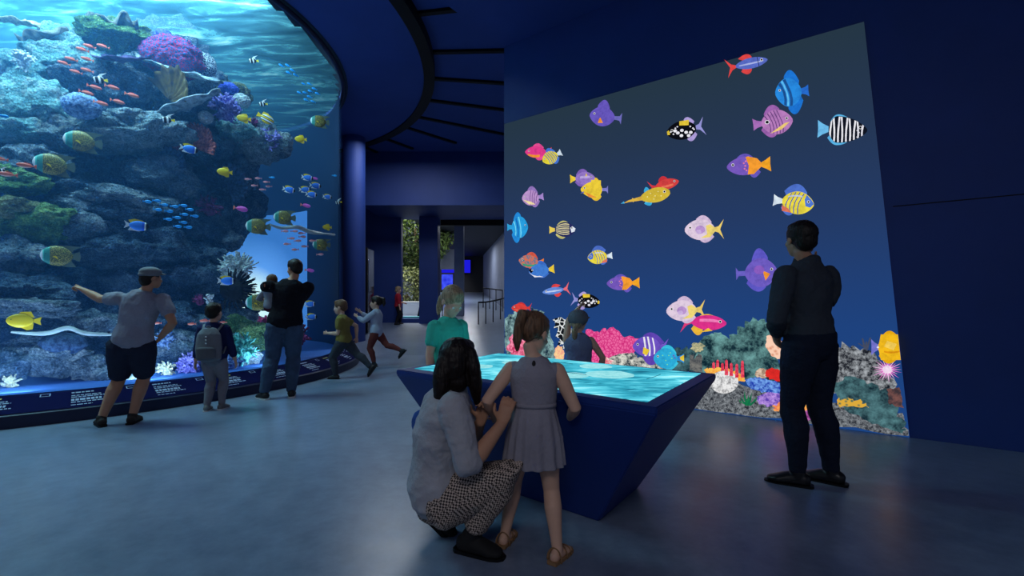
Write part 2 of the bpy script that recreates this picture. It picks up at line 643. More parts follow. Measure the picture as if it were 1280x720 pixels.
def band_strip(bm, a0, a1, v0, v1):
    n = 3
    for k in range(n):
        b0, b1 = a0 + (a1 - a0) * k / n, a0 + (a1 - a0) * (k + 1) / n
        bm.faces.new([bm.verts.new(p) for p in (band_pt(b0, v0), band_pt(b1, v0), band_pt(b1, v1), band_pt(b0, v1))])


def band_angle(px):
    y = ray_circle(px, 4.62)[0]
    p = at(px, 378, y) - TC
    return math.atan2(p.y, p.x)


A1, A2 = band_angle(113), band_angle(213)
da = A2 - A1
random.seed(11)
for k in range(-2, 12):
    a = A1 + da * k
    for vi, (v, hh, w, mm) in enumerate(((.88, .035, .62, m_yellowp if k % 3 == 2 else m_white), (.70, .025, .8, m_white), (.60, .025, .9, m_white), (.44, .06, .8, m_white), (.30, .025, .95, m_white), (.14, .02, .55, m_white))):
        bm = bmesh.new()
        x, end = -0.033, -0.033 + 0.066 * w
        while x < end:
            ww = random.uniform(.004, .011)
            band_strip(bm, a + x, a + min(x + ww, end), v - hh, v + hh)
            x += ww + 0.0018
        build('text_line', bm, mm, aq)
    b = a + da * 0.5
    bm = bmesh.new()
    for u0, u1, v0, v1 in ((-.009, .009, .94, .96), (-.009, .009, .80, .82), (-.009, -.007, .80, .96), (.007, .009, .80, .96)):
        band_strip(bm, b + u0, b + u1, v0, v1)
    build('square_icon', bm, m_white, aq)
# tank bed, painted back shell with the far viewing window, water
m_bed = solid('pale_blue_bed', col(64, 116, 206), 0.8, var=(2.0, 0.1))
m_shell = solid('deep_blue_shell', col(12, 38, 78), 0.8)
bm = bmesh.new()
lathe(bm, [(0.001, 0.10), (4.40, 0.10), (4.40, 0.272), (0.001, 0.272)], n=160)
build('tank_bed', bm, m_bed, aq)
m_water = None
m, nt, out = begin('sea_water')
va = N(nt, 'ShaderNodeVolumeAbsorption', {'Color': (0.14, 0.60, 0.86, 1), 'Density': 0.07})
vs = N(nt, 'ShaderNodeVolumeScatter', {'Color': (0.11, 0.38, 0.90, 1), 'Density': 0.08, 'Anisotropy': 0.2})
ad = N(nt, 'ShaderNodeAddShader')
nt.links.new(va.outputs[0], ad.inputs[0])
nt.links.new(vs.outputs[0], ad.inputs[1])
nt.links.new(ad.outputs[0], out.inputs['Volume'])
bm = bmesh.new()
bmesh.ops.create_cone(bm, cap_ends=True, segments=160, radius1=TR - 0.012, radius2=TR - 0.012, depth=TZ1 - 0.02 - 0.275,
                      matrix=Matrix.Translation((0, 0, (TZ1 - 0.02 + 0.275) / 2)))
build('water', bm, m, aq)


def pix_angle(px, far=True):
    h = ray_circle(px, TR - 0.05)
    p = at(px, 378, h[1 if far else 0]) - TC
    return math.atan2(p.y, p.x)


aw0, aw1 = pix_angle(385), pix_angle(281)        # far window, in angle
if aw1 < aw0:
    aw0, aw1 = aw1, aw0
RS = TR - 0.05
ac = math.atan2(-TC.y, -TC.x)                    # towards the camera
bm = bmesh.new()
full0, full1 = ac + 1.18, ac + 2 * PI - 1.9
lathe(bm, [(RS, 0.25), (RS, 5.8), (RS - 0.02, 5.8), (RS - 0.02, 0.25)], n=120, a0=full0, a1=full1)
build('back_shell', bm, m_shell, aq, True)
# far window: a lit pane let into the back shell
m, nt, out = begin('far_window_light')
tc = objco(nt)
sep = N(nt, 'ShaderNodeSeparateXYZ', {'Vector': tc})
wc = V((RS * math.cos((aw0 * .27 + aw1 * .73)), RS * math.sin((aw0 * .27 + aw1 * .73)), 1.15))
dist = N(nt, 'ShaderNodeVectorMath', {0: tc, 1: wc}, operation='DISTANCE')
cc = ramp(nt, N(nt, 'ShaderNodeMath', {0: dist.outputs['Value'], 1: 0.44}, operation='MULTIPLY').outputs[0],
          [(0.0, (0.75, 0.95, 1.0, 1)), (0.26, (0.60, 0.86, 1.0, 1)), (0.50, (0.10, 0.30, 0.85, 1)), (0.85, (0.035, 0.15, 0.50, 1))])
e = N(nt, 'ShaderNodeEmission', {'Color': cc, 'Strength': 1.5})
nt.links.new(e.outputs[0], out.inputs[0])
bm = bmesh.new()
lathe(bm, [(RS - 0.022, 0.5), (RS - 0.022, 3.62), (RS - 0.04, 3.62), (RS - 0.04, 0.5)], n=40, a0=aw0, a1=aw1)
build('far_window', bm, m, aq, True)
# rippled surface seen from below, and an unseen drum added to keep lamp light from leaking
m, nt, out = begin('rippled_surface')
co = N(nt, 'ShaderNodeMapping', {'Vector': objco(nt), 'Rotation': (0, 0, 0.9), 'Scale': (0.6, 2.2, 1.0)}).outputs[0]
nz = N(nt, 'ShaderNodeTexNoise', {'Vector': co, 'Scale': 1.5, 'Detail': 7.0, 'Roughness': 0.62, 'Distortion': 0.9})
cc = ramp(nt, nz.outputs[0], [(0.30, col(26, 62, 82)), (0.5, col(48, 100, 120)), (0.60, col(80, 150, 166)), (0.74, col(170, 214, 220))])  # bright and dark of the ripples put into the translucent colour
tl = N(nt, 'ShaderNodeBsdfTranslucent', {'Color': cc})
gl = N(nt, 'ShaderNodeBsdfTransparent', {'Color': (0.75, 0.95, 1.0, 1)})
mxs = N(nt, 'ShaderNodeMixShader', {0: 0.40})
nt.links.new(tl.outputs[0], mxs.inputs[1])
nt.links.new(gl.outputs[0], mxs.inputs[2])
nt.links.new(mxs.outputs[0], out.inputs[0])
bm = bmesh.new()
bmesh.ops.create_grid(bm, x_segments=90, y_segments=90, size=TR)
bmesh.ops.delete(bm, geom=[v for v in bm.verts if v.co.length > TR - 0.02], context='VERTS')
for v in bm.verts:
    v.co.z = TZ1 - 0.005 + 0.02 * noise.noise(V((v.co.x * 1.1, v.co.y * 2.2, 3))) + 0.01 * noise.noise(V((v.co.x * 4, v.co.y * 7, 1)))
build('water_surface', bm, m, aq, True)
m_shield = solid('shield_inside', col(30, 54, 76), 0.8)
bm = bmesh.new()
lathe(bm, [(TR + 0.02, 5.84), (TR + 0.12, 5.84), (TR + 0.12, 8.6), (0.0, 8.6), (0.0, 8.5), (TR + 0.02, 8.5)], n=96)
build('light_shield', bm, m_shield, aq, True)
bm = bmesh.new()
lathe(bm, [(TR - 0.01, 5.79), (TR + 0.06, 5.79), (TR + 0.06, 5.87), (TR - 0.01, 5.87)], n=200)
build('top_rim', bm, m_plinth, aq, True)
tag(aq, 'huge round aquarium with clear curved wall and dark blue plinth printed with notices', 'aquarium')

# ---------------------------------------------------------------- reef
def rockmat(name, a, b, c, scale=4.0, bump=1.0):
    m, nt, out = begin(name)
    co = objco(nt)
    n1 = N(nt, 'ShaderNodeTexNoise', {'Vector': co, 'Scale': scale, 'Detail': 9.0, 'Roughness': 0.72, 'Distortion': 0.6})
    v1 = N(nt, 'ShaderNodeTexVoronoi', {'Vector': co, 'Scale': scale * 7})
    n2 = N(nt, 'ShaderNodeTexNoise', {'Vector': co, 'Scale': scale * 12, 'Detail': 5.0, 'Roughness': 0.8})
    ad = N(nt, 'ShaderNodeMath', {0: n1.outputs[0], 1: n2.outputs[0]}, operation='ADD')
    f = N(nt, 'ShaderNodeMath', {0: ad.outputs[0], 1: 0.5}, operation='MULTIPLY')
    cc = ramp(nt, f.outputs[0], [(0.38, a), (0.50, b), (0.60, c)])
    h = N(nt, 'ShaderNodeMath', {0: n2.outputs[0], 1: v1.outputs[0]}, operation='SUBTRACT')
    bp = N(nt, 'ShaderNodeBump', {'Height': h.outputs[0], 'Strength': bump, 'Distance': 0.08})
    p = N(nt, 'ShaderNodeBsdfPrincipled', {'Base Color': cc, 'Roughness': 0.85, 'Specular IOR Level': 0.15, 'Normal': bp.outputs[0]})
    nt.links.new(p.outputs[0], out.inputs[0])
    return m


RM = {  # cyan carries the light high on the reef, dark its shade, as rock colour
    'cyan': rockmat('reef_cyan_lit', col(46, 100, 112), col(150, 215, 225), col(240, 252, 250)),
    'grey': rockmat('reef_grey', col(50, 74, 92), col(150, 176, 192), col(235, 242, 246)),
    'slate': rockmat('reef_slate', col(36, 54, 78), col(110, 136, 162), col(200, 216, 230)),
    'dark': rockmat('reef_dark_shaded', col(24, 42, 68), col(70, 98, 130), col(140, 168, 196)),
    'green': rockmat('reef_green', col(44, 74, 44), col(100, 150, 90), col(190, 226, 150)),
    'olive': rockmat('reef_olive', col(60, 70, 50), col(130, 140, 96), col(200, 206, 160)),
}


def reef_rock(i, px, py, rx, ry, depth, kind, label, sub=5, rough=1.0):
    rnd = random.Random(i * 7 + 3)
    p = in_tank(px, py, depth)
    k = p.y / F
    R = V((rx * k, 0.75 * max(rx, ry) * k * 0.9, ry * k))
    bm = bmesh.new()
    bmesh.ops.create_icosphere(bm, subdivisions=sub, radius=1.0)
    off = V((rnd.uniform(-50, 50), rnd.uniform(-50, 50), rnd.uniform(-50, 50)))
    for v in bm.verts:
        d = v.co.normalized()
        q = V((d.x * R.x, d.y * R.y, d.z * R.z))
        s = 0.9 + 0.34 * rough * noise.fractal(d * 1.3 + off, 1.0, 2.1, 3)
        f = q * 3.2 + off
        rid = 1 - abs(noise.noise(f)) * 2
        s += 0.11 * rough * (rid - 0.5) + 0.085 * rough * noise.fractal(q * 8 + off, 0.8, 2.0, 4)
        v.co = q * s
        v.co.z += 0.05 * rough * R.z * math.sin(d.z * 7 + 2 * noise.noise(d * 2 + off))
    o = build('reef_rock', bm, RM[kind], None, True, p)
    o.rotation_euler = (rnd.uniform(-.2, .2), rnd.uniform(-.2, .2), rnd.uniform(0, 0.4))
    if 'tank bed' in label or 'shorts' in label or 'lower tank edge' in label:
        o.name = 'boulder'
        return tag(o, label, 'rock')
    o.parent = REEF
    o.location = p - REEF.location
    if i < 4:
        o.name = 'reef_core'
    return o


REEF = empty('reef', (-6.6, 8.2, TZ0))
tag(REEF, 'tall craggy rock reef filling the middle of the aquarium', 'reef')
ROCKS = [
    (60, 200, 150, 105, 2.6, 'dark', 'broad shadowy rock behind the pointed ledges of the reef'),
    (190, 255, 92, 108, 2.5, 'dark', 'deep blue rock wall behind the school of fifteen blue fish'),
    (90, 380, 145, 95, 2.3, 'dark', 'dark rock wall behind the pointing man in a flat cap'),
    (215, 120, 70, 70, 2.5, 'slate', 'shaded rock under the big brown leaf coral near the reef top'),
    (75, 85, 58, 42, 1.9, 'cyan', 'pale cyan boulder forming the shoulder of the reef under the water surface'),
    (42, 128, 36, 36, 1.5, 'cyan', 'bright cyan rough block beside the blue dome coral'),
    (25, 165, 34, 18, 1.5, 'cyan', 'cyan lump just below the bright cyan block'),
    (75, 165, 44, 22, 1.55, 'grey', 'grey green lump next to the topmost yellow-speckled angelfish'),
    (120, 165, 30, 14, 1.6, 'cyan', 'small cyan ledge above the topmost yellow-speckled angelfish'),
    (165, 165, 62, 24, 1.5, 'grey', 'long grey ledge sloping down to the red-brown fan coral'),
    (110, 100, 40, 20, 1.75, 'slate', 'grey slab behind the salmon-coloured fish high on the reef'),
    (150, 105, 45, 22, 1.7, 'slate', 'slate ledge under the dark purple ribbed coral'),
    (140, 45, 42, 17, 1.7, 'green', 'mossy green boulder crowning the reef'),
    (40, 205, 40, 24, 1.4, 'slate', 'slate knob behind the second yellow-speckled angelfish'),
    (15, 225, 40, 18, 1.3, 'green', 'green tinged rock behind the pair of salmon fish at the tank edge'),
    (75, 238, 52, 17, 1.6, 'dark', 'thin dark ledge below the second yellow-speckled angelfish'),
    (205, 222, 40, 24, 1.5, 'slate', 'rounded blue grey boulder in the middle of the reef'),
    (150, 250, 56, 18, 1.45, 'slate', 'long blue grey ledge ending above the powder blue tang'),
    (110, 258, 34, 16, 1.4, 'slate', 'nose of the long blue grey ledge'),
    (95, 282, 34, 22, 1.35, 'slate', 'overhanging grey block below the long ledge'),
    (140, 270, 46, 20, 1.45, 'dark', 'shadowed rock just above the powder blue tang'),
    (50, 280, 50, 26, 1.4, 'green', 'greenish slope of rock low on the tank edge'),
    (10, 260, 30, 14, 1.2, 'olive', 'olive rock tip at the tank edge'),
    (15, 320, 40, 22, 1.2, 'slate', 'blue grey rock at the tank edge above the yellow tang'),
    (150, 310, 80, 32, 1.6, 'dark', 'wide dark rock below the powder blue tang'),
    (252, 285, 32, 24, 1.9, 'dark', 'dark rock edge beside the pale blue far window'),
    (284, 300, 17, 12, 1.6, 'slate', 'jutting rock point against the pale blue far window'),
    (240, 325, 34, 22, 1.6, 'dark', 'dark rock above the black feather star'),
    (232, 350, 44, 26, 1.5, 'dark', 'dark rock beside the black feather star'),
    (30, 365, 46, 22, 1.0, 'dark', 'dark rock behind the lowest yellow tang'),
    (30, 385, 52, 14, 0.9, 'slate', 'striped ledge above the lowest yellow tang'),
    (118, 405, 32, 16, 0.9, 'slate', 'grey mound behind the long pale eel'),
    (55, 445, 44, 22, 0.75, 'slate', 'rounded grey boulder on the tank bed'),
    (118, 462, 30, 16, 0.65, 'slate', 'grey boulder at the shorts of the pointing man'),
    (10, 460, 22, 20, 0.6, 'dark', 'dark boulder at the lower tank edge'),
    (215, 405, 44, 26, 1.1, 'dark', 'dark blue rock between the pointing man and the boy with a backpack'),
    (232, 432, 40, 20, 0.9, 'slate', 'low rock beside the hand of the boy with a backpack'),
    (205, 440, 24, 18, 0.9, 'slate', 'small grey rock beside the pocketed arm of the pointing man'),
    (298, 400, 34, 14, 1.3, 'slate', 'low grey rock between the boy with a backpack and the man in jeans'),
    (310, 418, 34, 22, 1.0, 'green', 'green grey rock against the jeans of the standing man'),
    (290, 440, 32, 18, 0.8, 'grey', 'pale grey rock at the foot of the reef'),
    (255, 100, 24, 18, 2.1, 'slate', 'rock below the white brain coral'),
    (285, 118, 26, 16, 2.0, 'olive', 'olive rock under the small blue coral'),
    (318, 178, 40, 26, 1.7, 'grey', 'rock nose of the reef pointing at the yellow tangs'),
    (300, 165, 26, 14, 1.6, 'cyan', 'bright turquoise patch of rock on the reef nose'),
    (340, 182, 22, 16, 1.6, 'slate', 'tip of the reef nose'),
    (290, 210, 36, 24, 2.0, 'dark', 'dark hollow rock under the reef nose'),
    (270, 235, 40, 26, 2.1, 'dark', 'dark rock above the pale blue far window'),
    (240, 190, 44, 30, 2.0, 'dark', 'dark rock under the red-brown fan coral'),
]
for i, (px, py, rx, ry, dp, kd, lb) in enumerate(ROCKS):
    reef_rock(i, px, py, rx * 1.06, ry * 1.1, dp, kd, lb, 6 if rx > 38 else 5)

# --------------------------------------------------------------- corals
def cmat(name, a, b, scale=14, kind='noise', bump=0.6, rough=0.7):
    m, nt, out = begin(name)
    co = objco(nt)
    if kind == 'noise':
        f = N(nt, 'ShaderNodeTexNoise', {'Vector': co, 'Scale': scale, 'Detail': 4.0, 'Roughness': 0.7}).outputs[0]
        st = [(0.4, a), (0.6, b)]
    elif kind == 'cells':
        f = N(nt, 'ShaderNodeTexVoronoi', {'Vector': co, 'Scale': scale}).outputs[0]
        st = [(0.15, b), (0.55, a)]
    else:
        f = N(nt, 'ShaderNodeTexVoronoi', {'Vector': co, 'Scale': scale}, feature='DISTANCE_TO_EDGE').outputs[0]
        st = [(0.03, b), (0.12, a)]
    bp = N(nt, 'ShaderNodeBump', {'Height': f, 'Strength': bump, 'Distance': 0.05})
    p = N(nt, 'ShaderNodeBsdfPrincipled', {'Base Color': ramp(nt, f, st), 'Roughness': rough, 'Specular IOR Level': 0.2, 'Normal': bp.outputs[0]})
    nt.links.new(p.outputs[0], out.inputs[0])
    return m


CM = {
    'net': cmat('coral_net', col(52, 84, 150), col(190, 40, 92), 24, 'edge'),
    'brainw': cmat('coral_brain', col(70, 86, 110), col(220, 230, 240), 26, 'edge'),
    'plate': cmat('coral_plate', col(110, 132, 150), col(190, 206, 216), 9),
    'purpled': cmat('coral_dark_purple', col(44, 40, 78), col(96, 84, 130), 8),
    'leaf': cmat('coral_leaf', col(70, 58, 40), col(116, 98, 56), 3),
    'blued': cmat('coral_blue', col(64, 96, 160), col(160, 190, 235), 22),
    'lilac': cmat('coral_lilac', col(96, 90, 190), col(186, 176, 245), 20),
    'blue': cmat('coral_vivid_blue', col(40, 60, 210), col(110, 130, 255), 20),
    'red': cmat('coral_red_brown', col(110, 44, 50), col(214, 120, 112), 18),
    'white': cmat('coral_white', col(180, 196, 206), col(240, 246, 250), 30, 'cells'),
    'black': cmat('coral_black', col(8, 10, 18), col(24, 28, 40), 10),
    'maroon': cmat('coral_maroon', col(70, 26, 60), col(140, 60, 120), 20),
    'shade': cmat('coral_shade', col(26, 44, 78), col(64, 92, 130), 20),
    'tan': cmat('coral_tan', col(150, 150, 130), col(230, 226, 190), 22),
    'clam': cmat('clam_mantle', col(56, 66, 66), col(120, 124, 116), 6),
    'magenta': cmat('coral_magenta', col(170, 30, 90), col(240, 90, 150), 20),
    'teal': cmat('coral_teal', col(40, 120, 120), col(120, 220, 210), 18),
}


def coral(name, bm, mat, label, p, voxel=None, smooth=2, rot=None):
    if voxel:
        o = fuse(name, bm, CM[mat], voxel, smooth, loc=p)
    else:
        o = build(name, bm, CM[mat], None, True, p)
    if rot:
        o.rotation_euler = rot
    return tag(o, label, 'coral')


def dome_coral(px, py, rx, ry, depth, mat, label, bumpy=0.08, f=10):
    p = in_tank(px, py, depth)
    k = p.y / F
    bm = bmesh.new()
    bmesh.ops.create_icosphere(bm, subdivisions=5, radius=1)
    for v in bm.verts:
        d = v.co.copy()
        s = 1 + bumpy * noise.noise(d * f + p) + 0.1 * noise.noise(d * 1.5 + p * 3)
        v.co = V((d.x * rx, d.y * (rx + ry) / 2, d.z * ry)) * (k * s)
    return coral('dome_coral', bm, mat, label, p)


def branch_coral(px, py, r, depth, mat, label, n=34, up=0.35, thin=0.06, seed=1, voxel=None):
    rnd = random.Random(seed)
    p = in_tank(px, py, depth)
    R = r * p.y / F
    bm = bmesh.new()
    ell(bm, (0, 0, -0.25 * R), 0.45 * R)
    for _ in range(n):
        d = V((rnd.gauss(0, 1), rnd.gauss(-0.5, 0.8), rnd.gauss(up, 0.8))).normalized()
        L = R * rnd.uniform(.75, 1.05)
        t = max(thin * R, 0.008)
        m1 = d * L * .6 + V((rnd.uniform(-1, 1), rnd.uniform(-1, 1), rnd.uniform(-1, 1))) * .08 * R
        tube(bm, [d * .1 * R, m1, d * L], [t * 1.5, t * 1.15, t * .8], n=7)
        for _k in range(2):
            e = (d + V((rnd.gauss(0, .5), rnd.gauss(0, .5), rnd.gauss(0, .5)))).normalized()
            tube(bm, [m1, m1 + e * L * .35], [t, t * .7], n=6)
    return coral('branching_coral', bm, mat, label, p, voxel or max(R * 0.035, 0.008), 1)


def fan_coral(px, py, rx, ry, depth, mat, label, ribs=22, seed=0, tilt=0.0, a0=-0.2, a1=PI + 0.2, name='fan_coral', cone=0.25):
    """Ribbed fan of real thickness, opening upward from its foot."""
    rnd = random.Random(seed)
    p = in_tank(px, py, depth)
    k = p.y / F
    bm = bmesh.new()
    na, nr = ribs * 4, 7
    F_, B_ = [], []
    for i in range(na + 1):
        a = a0 + (a1 - a0) * i / na
        e = 1 + 0.12 * noise.noise(V((a * 3, seed, 0))) + 0.05 * math.cos(i * PI / 2)
        fr, br = [], []
        for j in range(nr + 1):
            q = 0.06 + 0.94 * j / nr
            rib = 0.035 * math.cos(i * PI / 2) * q
            y = cone * q * q * ry + rib * (rx + ry) * 0.9
            x, z = rx * q * e * math.cos(a), ry * q * e * math.sin(a)
            fr.append(bm.verts.new(V((x, -y, z)) * k))
            br.append(bm.verts.new(V((x, -y + 0.05 * (rx + ry), z)) * k))
        F_.append(fr)
        B_.append(br)
    for i in range(na):
        for j in range(nr):
            bm.faces.new((F_[i][j], F_[i + 1][j], F_[i + 1][j + 1], F_[i][j + 1]))
            bm.faces.new((B_[i][j], B_[i][j + 1], B_[i + 1][j + 1], B_[i + 1][j]))
        bm.faces.new((F_[i][nr], F_[i + 1][nr], B_[i + 1][nr], B_[i][nr]))
        bm.faces.new((F_[i][0], B_[i][0], B_[i + 1][0], F_[i + 1][0]))
    for i in (0, na):
        for j in range(nr):
            f = (F_[i][j], F_[i][j + 1], B_[i][j + 1], B_[i][j])
            bm.faces.new(f)
    return coral(name, bm, mat, label, p, rot=(0, tilt, 0))


def plate_coral(px, py, rx, rz, depth, mat, label, tilt=0.0, seed=0, name='plate_coral', pitch=0.35, wave=0.12, thick=0.05):
    """Wavy horizontal plate, tilted by tilt (in the picture's plane)."""
    p = in_tank(px, py, depth)
    k = p.y / F
    bm = bmesh.new()
    na, nr = 48, 6
    T_, U_ = [], []
    for i in range(na):
        a = 2 * PI * i / na
        e = 1 + 0.16 * noise.noise(V((math.cos(a) * 2, math.sin(a) * 2, seed)))
        t, u = [], []
        for j in range(1, nr + 1):
            q = j / nr
            w = wave * rx * q * noise.noise(V((math.cos(a) * 2.4 * q, math.sin(a) * 2.4 * q, seed + 9))) + 0.1 * rx * q * q
            x, y = rx * e * q * math.cos(a), rz * e * q * math.sin(a)
            t.append(bm.verts.new(V((x, y, w)) * k))
            u.append(bm.verts.new(V((x * .98, y * .98, w - thick * rx * (1.15 - q * .6))) * k))
        T_.append(t)
        U_.append(u)
    ct, cu = bm.verts.new((0, 0, 0)), bm.verts.new(V((0, 0, -thick * rx * 2.5)) * k)
    for i in range(na):
        n2 = (i + 1) % na
        bm.faces.new((ct, T_[i][0], T_[n2][0]))
        bm.faces.new((cu, U_[n2][0], U_[i][0]))
        for j in range(nr - 1):
            bm.faces.new((T_[i][j], T_[i][j + 1], T_[n2][j + 1], T_[n2][j]))
            bm.faces.new((U_[i][j], U_[n2][j], U_[n2][j + 1], U_[i][j + 1]))
        bm.faces.new((T_[i][-1], U_[i][-1], U_[n2][-1], T_[n2][-1]))
    return coral(name, bm, mat, label, p, rot=(pitch, tilt, 0))


dome_coral(215, 72, 34, 24, 1.5, 'net', 'mound of coral netted in pink and blue near the reef top', .14, 7)
dome_coral(256, 82, 12, 15, 1.5, 'brainw', 'white speckled brain coral beside the pink and blue mound')
dome_coral(302, 126, 10, 9, 1.6, 'white', 'white round coral beside the lilac tuft')
dome_coral(257, 147, 8, 8, 1.2, 'white', 'small white knob coral under the lilac tuft')
dome_coral(102, 133, 20, 15, 1.2, 'blued', 'pale blue spiny dome coral beside the bright cyan block', .12, 16)
dome_coral(204, 45, 10, 8, 1.7, 'blue', 'blue coral lump beside the mossy green boulder')
dome_coral(286, 111, 11, 7, 1.7, 'blue', 'vivid blue coral just above the lilac tuft', .2)
branch_coral(282, 137, 20, 1.3, 'lilac', 'lilac spiky coral tuft on the reef slope', 60, .3, .06, 3)
branch_coral(318, 155, 8, 1.4, 'maroon', 'little wine red coral on the reef nose', 24, .3, .08, 4)
branch_coral(338, 176, 17, 1.35, 'lilac', 'pale violet coral tuft on the tip of the reef nose', 46, .3, .06, 5)
fan_coral(245, 186, 27, 29, 1.3, 'red', 'red-brown ribbed fan coral in the middle of the reef', 22, 1, .1, -.25, PI + .25)
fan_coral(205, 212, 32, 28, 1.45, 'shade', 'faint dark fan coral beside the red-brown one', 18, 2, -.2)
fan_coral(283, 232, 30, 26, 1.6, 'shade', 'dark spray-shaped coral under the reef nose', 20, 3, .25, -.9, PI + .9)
branch_coral(262, 258, 17, 1.5, 'maroon', 'dark wine coral bush beside the pale blue far window', 40, .2, .06, 6)
plate_coral(152, 75, 35, 18, 1.35, 'purpled', 'dark purple ribbed saucer coral near the reef top', .05, 2, pitch=.5)
plate_coral(222, 90, 56, 16, 1.3, 'plate', 'long thin grey plate coral slanting down the reef top', .32, 3, thick=.035)
plate_coral(232, 133, 48, 18, 1.15, 'plate', 'pale grey table coral with a ragged edge', -.36, 5, thick=.06)
fan_coral(212, 126, 26, 40, 1.25, 'leaf', 'big brown leaf-shaped coral with a yellowish rim', 8, 7, .35, .1, PI - .35, 'leaf_coral')
plate_coral(140, 27, 33, 10, 1.55, 'clam', 'grey brown folded clam lying on the mossy green boulder', .1, 8, 'giant_clam', wave=.5, thick=.12)
plate_coral(55, 48, 30, 14, 1.7, 'clam', 'brown folded clam near the water surface', -.25, 11, 'giant_clam', wave=.55, thick=.12)
plate_coral(20, 28, 32, 12, 1.9, 'tan', 'tan plate coral just under the water surface', .2, 13, wave=.3)
branch_coral(30, 76, 14, 1.4, 'white', 'white coral bush on the cyan shoulder of the reef', 30, .3, .09, 8)
branch_coral(298, 338, 25, 1.15, 'white', 'white lacy coral bush in front of the bright far window', 80, .3, .045, 9)
dome_coral(78, 430, 26, 14, .65, 'shade', 'low brain coral boulder with a netted crown on the tank bed', .03)
branch_coral(14, 478, 11, .5, 'tan', 'sandy coral bush at the corner of the tank bed', 30, .4, .09, 10)
dome_coral(160, 475, 13, 7, .45, 'white', 'white coral cushion between the legs of the pointing man')
branch_coral(209, 462, 12, .5, 'tan', 'sandy coral bush beside the shin of the pointing man', 34, .4, .08, 11)
branch_coral(240, 458, 20, .55, 'lilac', 'violet coral thicket beside the hand of the boy with a backpack', 60, .4, .05, 12)
branch_coral(206, 425, 15, .8, 'blued', 'blue grey coral bush beside the pocketed arm of the pointing man', 40, .4, .07, 13)
branch_coral(302, 437, 24, .55, 'teal', 'teal coral thicket between the backpack and the jeans', 60, .4, .05, 14)
branch_coral(290, 452, 16, .4, 'blued', 'pale blue coral tuft at the foot of the reef', 40, .4, .06, 15)
branch_coral(330, 405, 11, .9, 'magenta', 'magenta coral sprig beside the jeans of the standing man', 26, .7, .09, 16)
branch_coral(374, 418, 18, .45, 'maroon', 'purple coral bush on the bed just past the standing man', 44, .5, .07, 17)
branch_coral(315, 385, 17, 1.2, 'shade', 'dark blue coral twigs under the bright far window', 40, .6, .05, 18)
branch_coral(262, 375, 9, .6, 'white', 'three-pronged white coral behind the head of the boy with a backpack', 6, 1.6, .12, 19)
branch_coral(250, 375, 10, .7, 'maroon', 'dull red coral sprig behind the head of the boy with a backpack', 18, .6, .09, 20)

# black feather star with radiating arms
p = in_tank(292, 362, 0.75)
k = p.y / F
bm = bmesh.new()
ell(bm, (0, 0, 0), (17 * k, 9 * k, 15 * k))
for i in range(46):
    a = -2.1 + 3.9 * i / 45
    d = V((math.cos(a), 0.12 * math.sin(i * 2.3), math.sin(a) * .85))
    tube(bm, [d * 8 * k, d * 22 * k + V((0, -.03, .0)), d * (29 + 3 * math.sin(i * 1.7)) * k], [1.5 * k, 1.15 * k, .8 * k], n=6)
coral('feather_star', bm, 'black', 'black feather star with radiating arms against the bright window', p, 0.0085, 1)['category'] = 'feather star'


def eel(pts, rad, label):
    P = []
    for px, py, dp in pts:
        P.append(in_tank(px, py, dp))
    o0 = P[0]
    pp, rr = [], []
    n = len(P)
    for i in range(n - 1):
        for s in range(5):
            t = s / 5
            a, b, c, d = P[max(i - 1, 0)], P[i], P[i + 1], P[min(i + 2, n - 1)]
            q = 0.5 * ((2 * b) + (c - a) * t + (2 * a - 5 * b + 4 * c - d) * t * t + (3 * b - a - 3 * c + d) * t ** 3)
            pp.append(q - o0)
            w = (i + t) / (n - 1)
            rr.append((rad * (0.25 + 1.2 * w * (1.15 - w) + .25 * w), rad * 1.0 * (0.35 + 1.9 * w * (1.1 - w))))
    bm = bmesh.new()
    tube(bm, pp, [(a * .6, b) for a, b in rr], V((0, 1, 0)), n=12)
    r = empty('eel', o0)
    build('body', bm, CM['plate'] if False else solid('eel_skin', col(190, 210, 215), 0.5, .4, var=(8, .25)), r, True)
    bm = bmesh.new()
    ell(bm, pp[-1] + V((-.02, -.03, .03)), .014)
    build('eye', bm, m_black, r, True)
    tag(r, label, 'eel')


eel([(14, 415, .45), (40, 417, .5), (62, 416, .5), (85, 410, .45), (108, 417, .4), (146, 418, .38)], .03,
    'long pale eel winding along behind the waist of the pointing man')
eel([(338, 281, .6), (352, 285, .6), (372, 284, .55), (388, 290, .5), (404, 292, .45), (420, 294, .4)], .04,
    'pale eel near the angelfish pair beside the round pillar edge')
# ----------------------------------------------------------- tank fishes
def fmat(name, build_color, rough=0.4):
    m, nt, out = begin(name)
    co = objco(nt)
    sep = N(nt, 'ShaderNodeSeparateXYZ', {'Vector': co})
    c = build_color(nt, co, sep.outputs)
    p = N(nt, 'ShaderNodeBsdfPrincipled', {'Roughness': rough, 'Specular IOR Level': 0.35})
    if isinstance(c, tuple):
        p.inputs['Base Color'].default_value = c
    else:
        nt.links.new(c, p.inputs['Base Color'])
    nt.links.new(p.outputs[0], out.inputs[0])
    return m


def along(axis, lo, hi, stops, interp='CONSTANT'):
    def f(nt, co, xyz):
        mr = N(nt, 'ShaderNodeMapRange', {'Value': xyz[axis], 1: lo, 2: hi})
        return ramp(nt, mr.outputs[0], stops, interp)
    return f


YEL, BLU, WHT, BLK = col(250, 214, 40), col(40, 110, 235), col(235, 240, 245), col(16, 18, 24)


def tang_col(nt, co, xyz):
    mr = N(nt, 'ShaderNodeMapRange', {'Value': xyz[0], 1: -.5, 2: .5})
    return ramp(nt, mr.outputs[0], [(0, col(60, 140, 250)), (.70, col(50, 110, 240)), (.80, WHT), (.86, BLK)], 'CONSTANT')


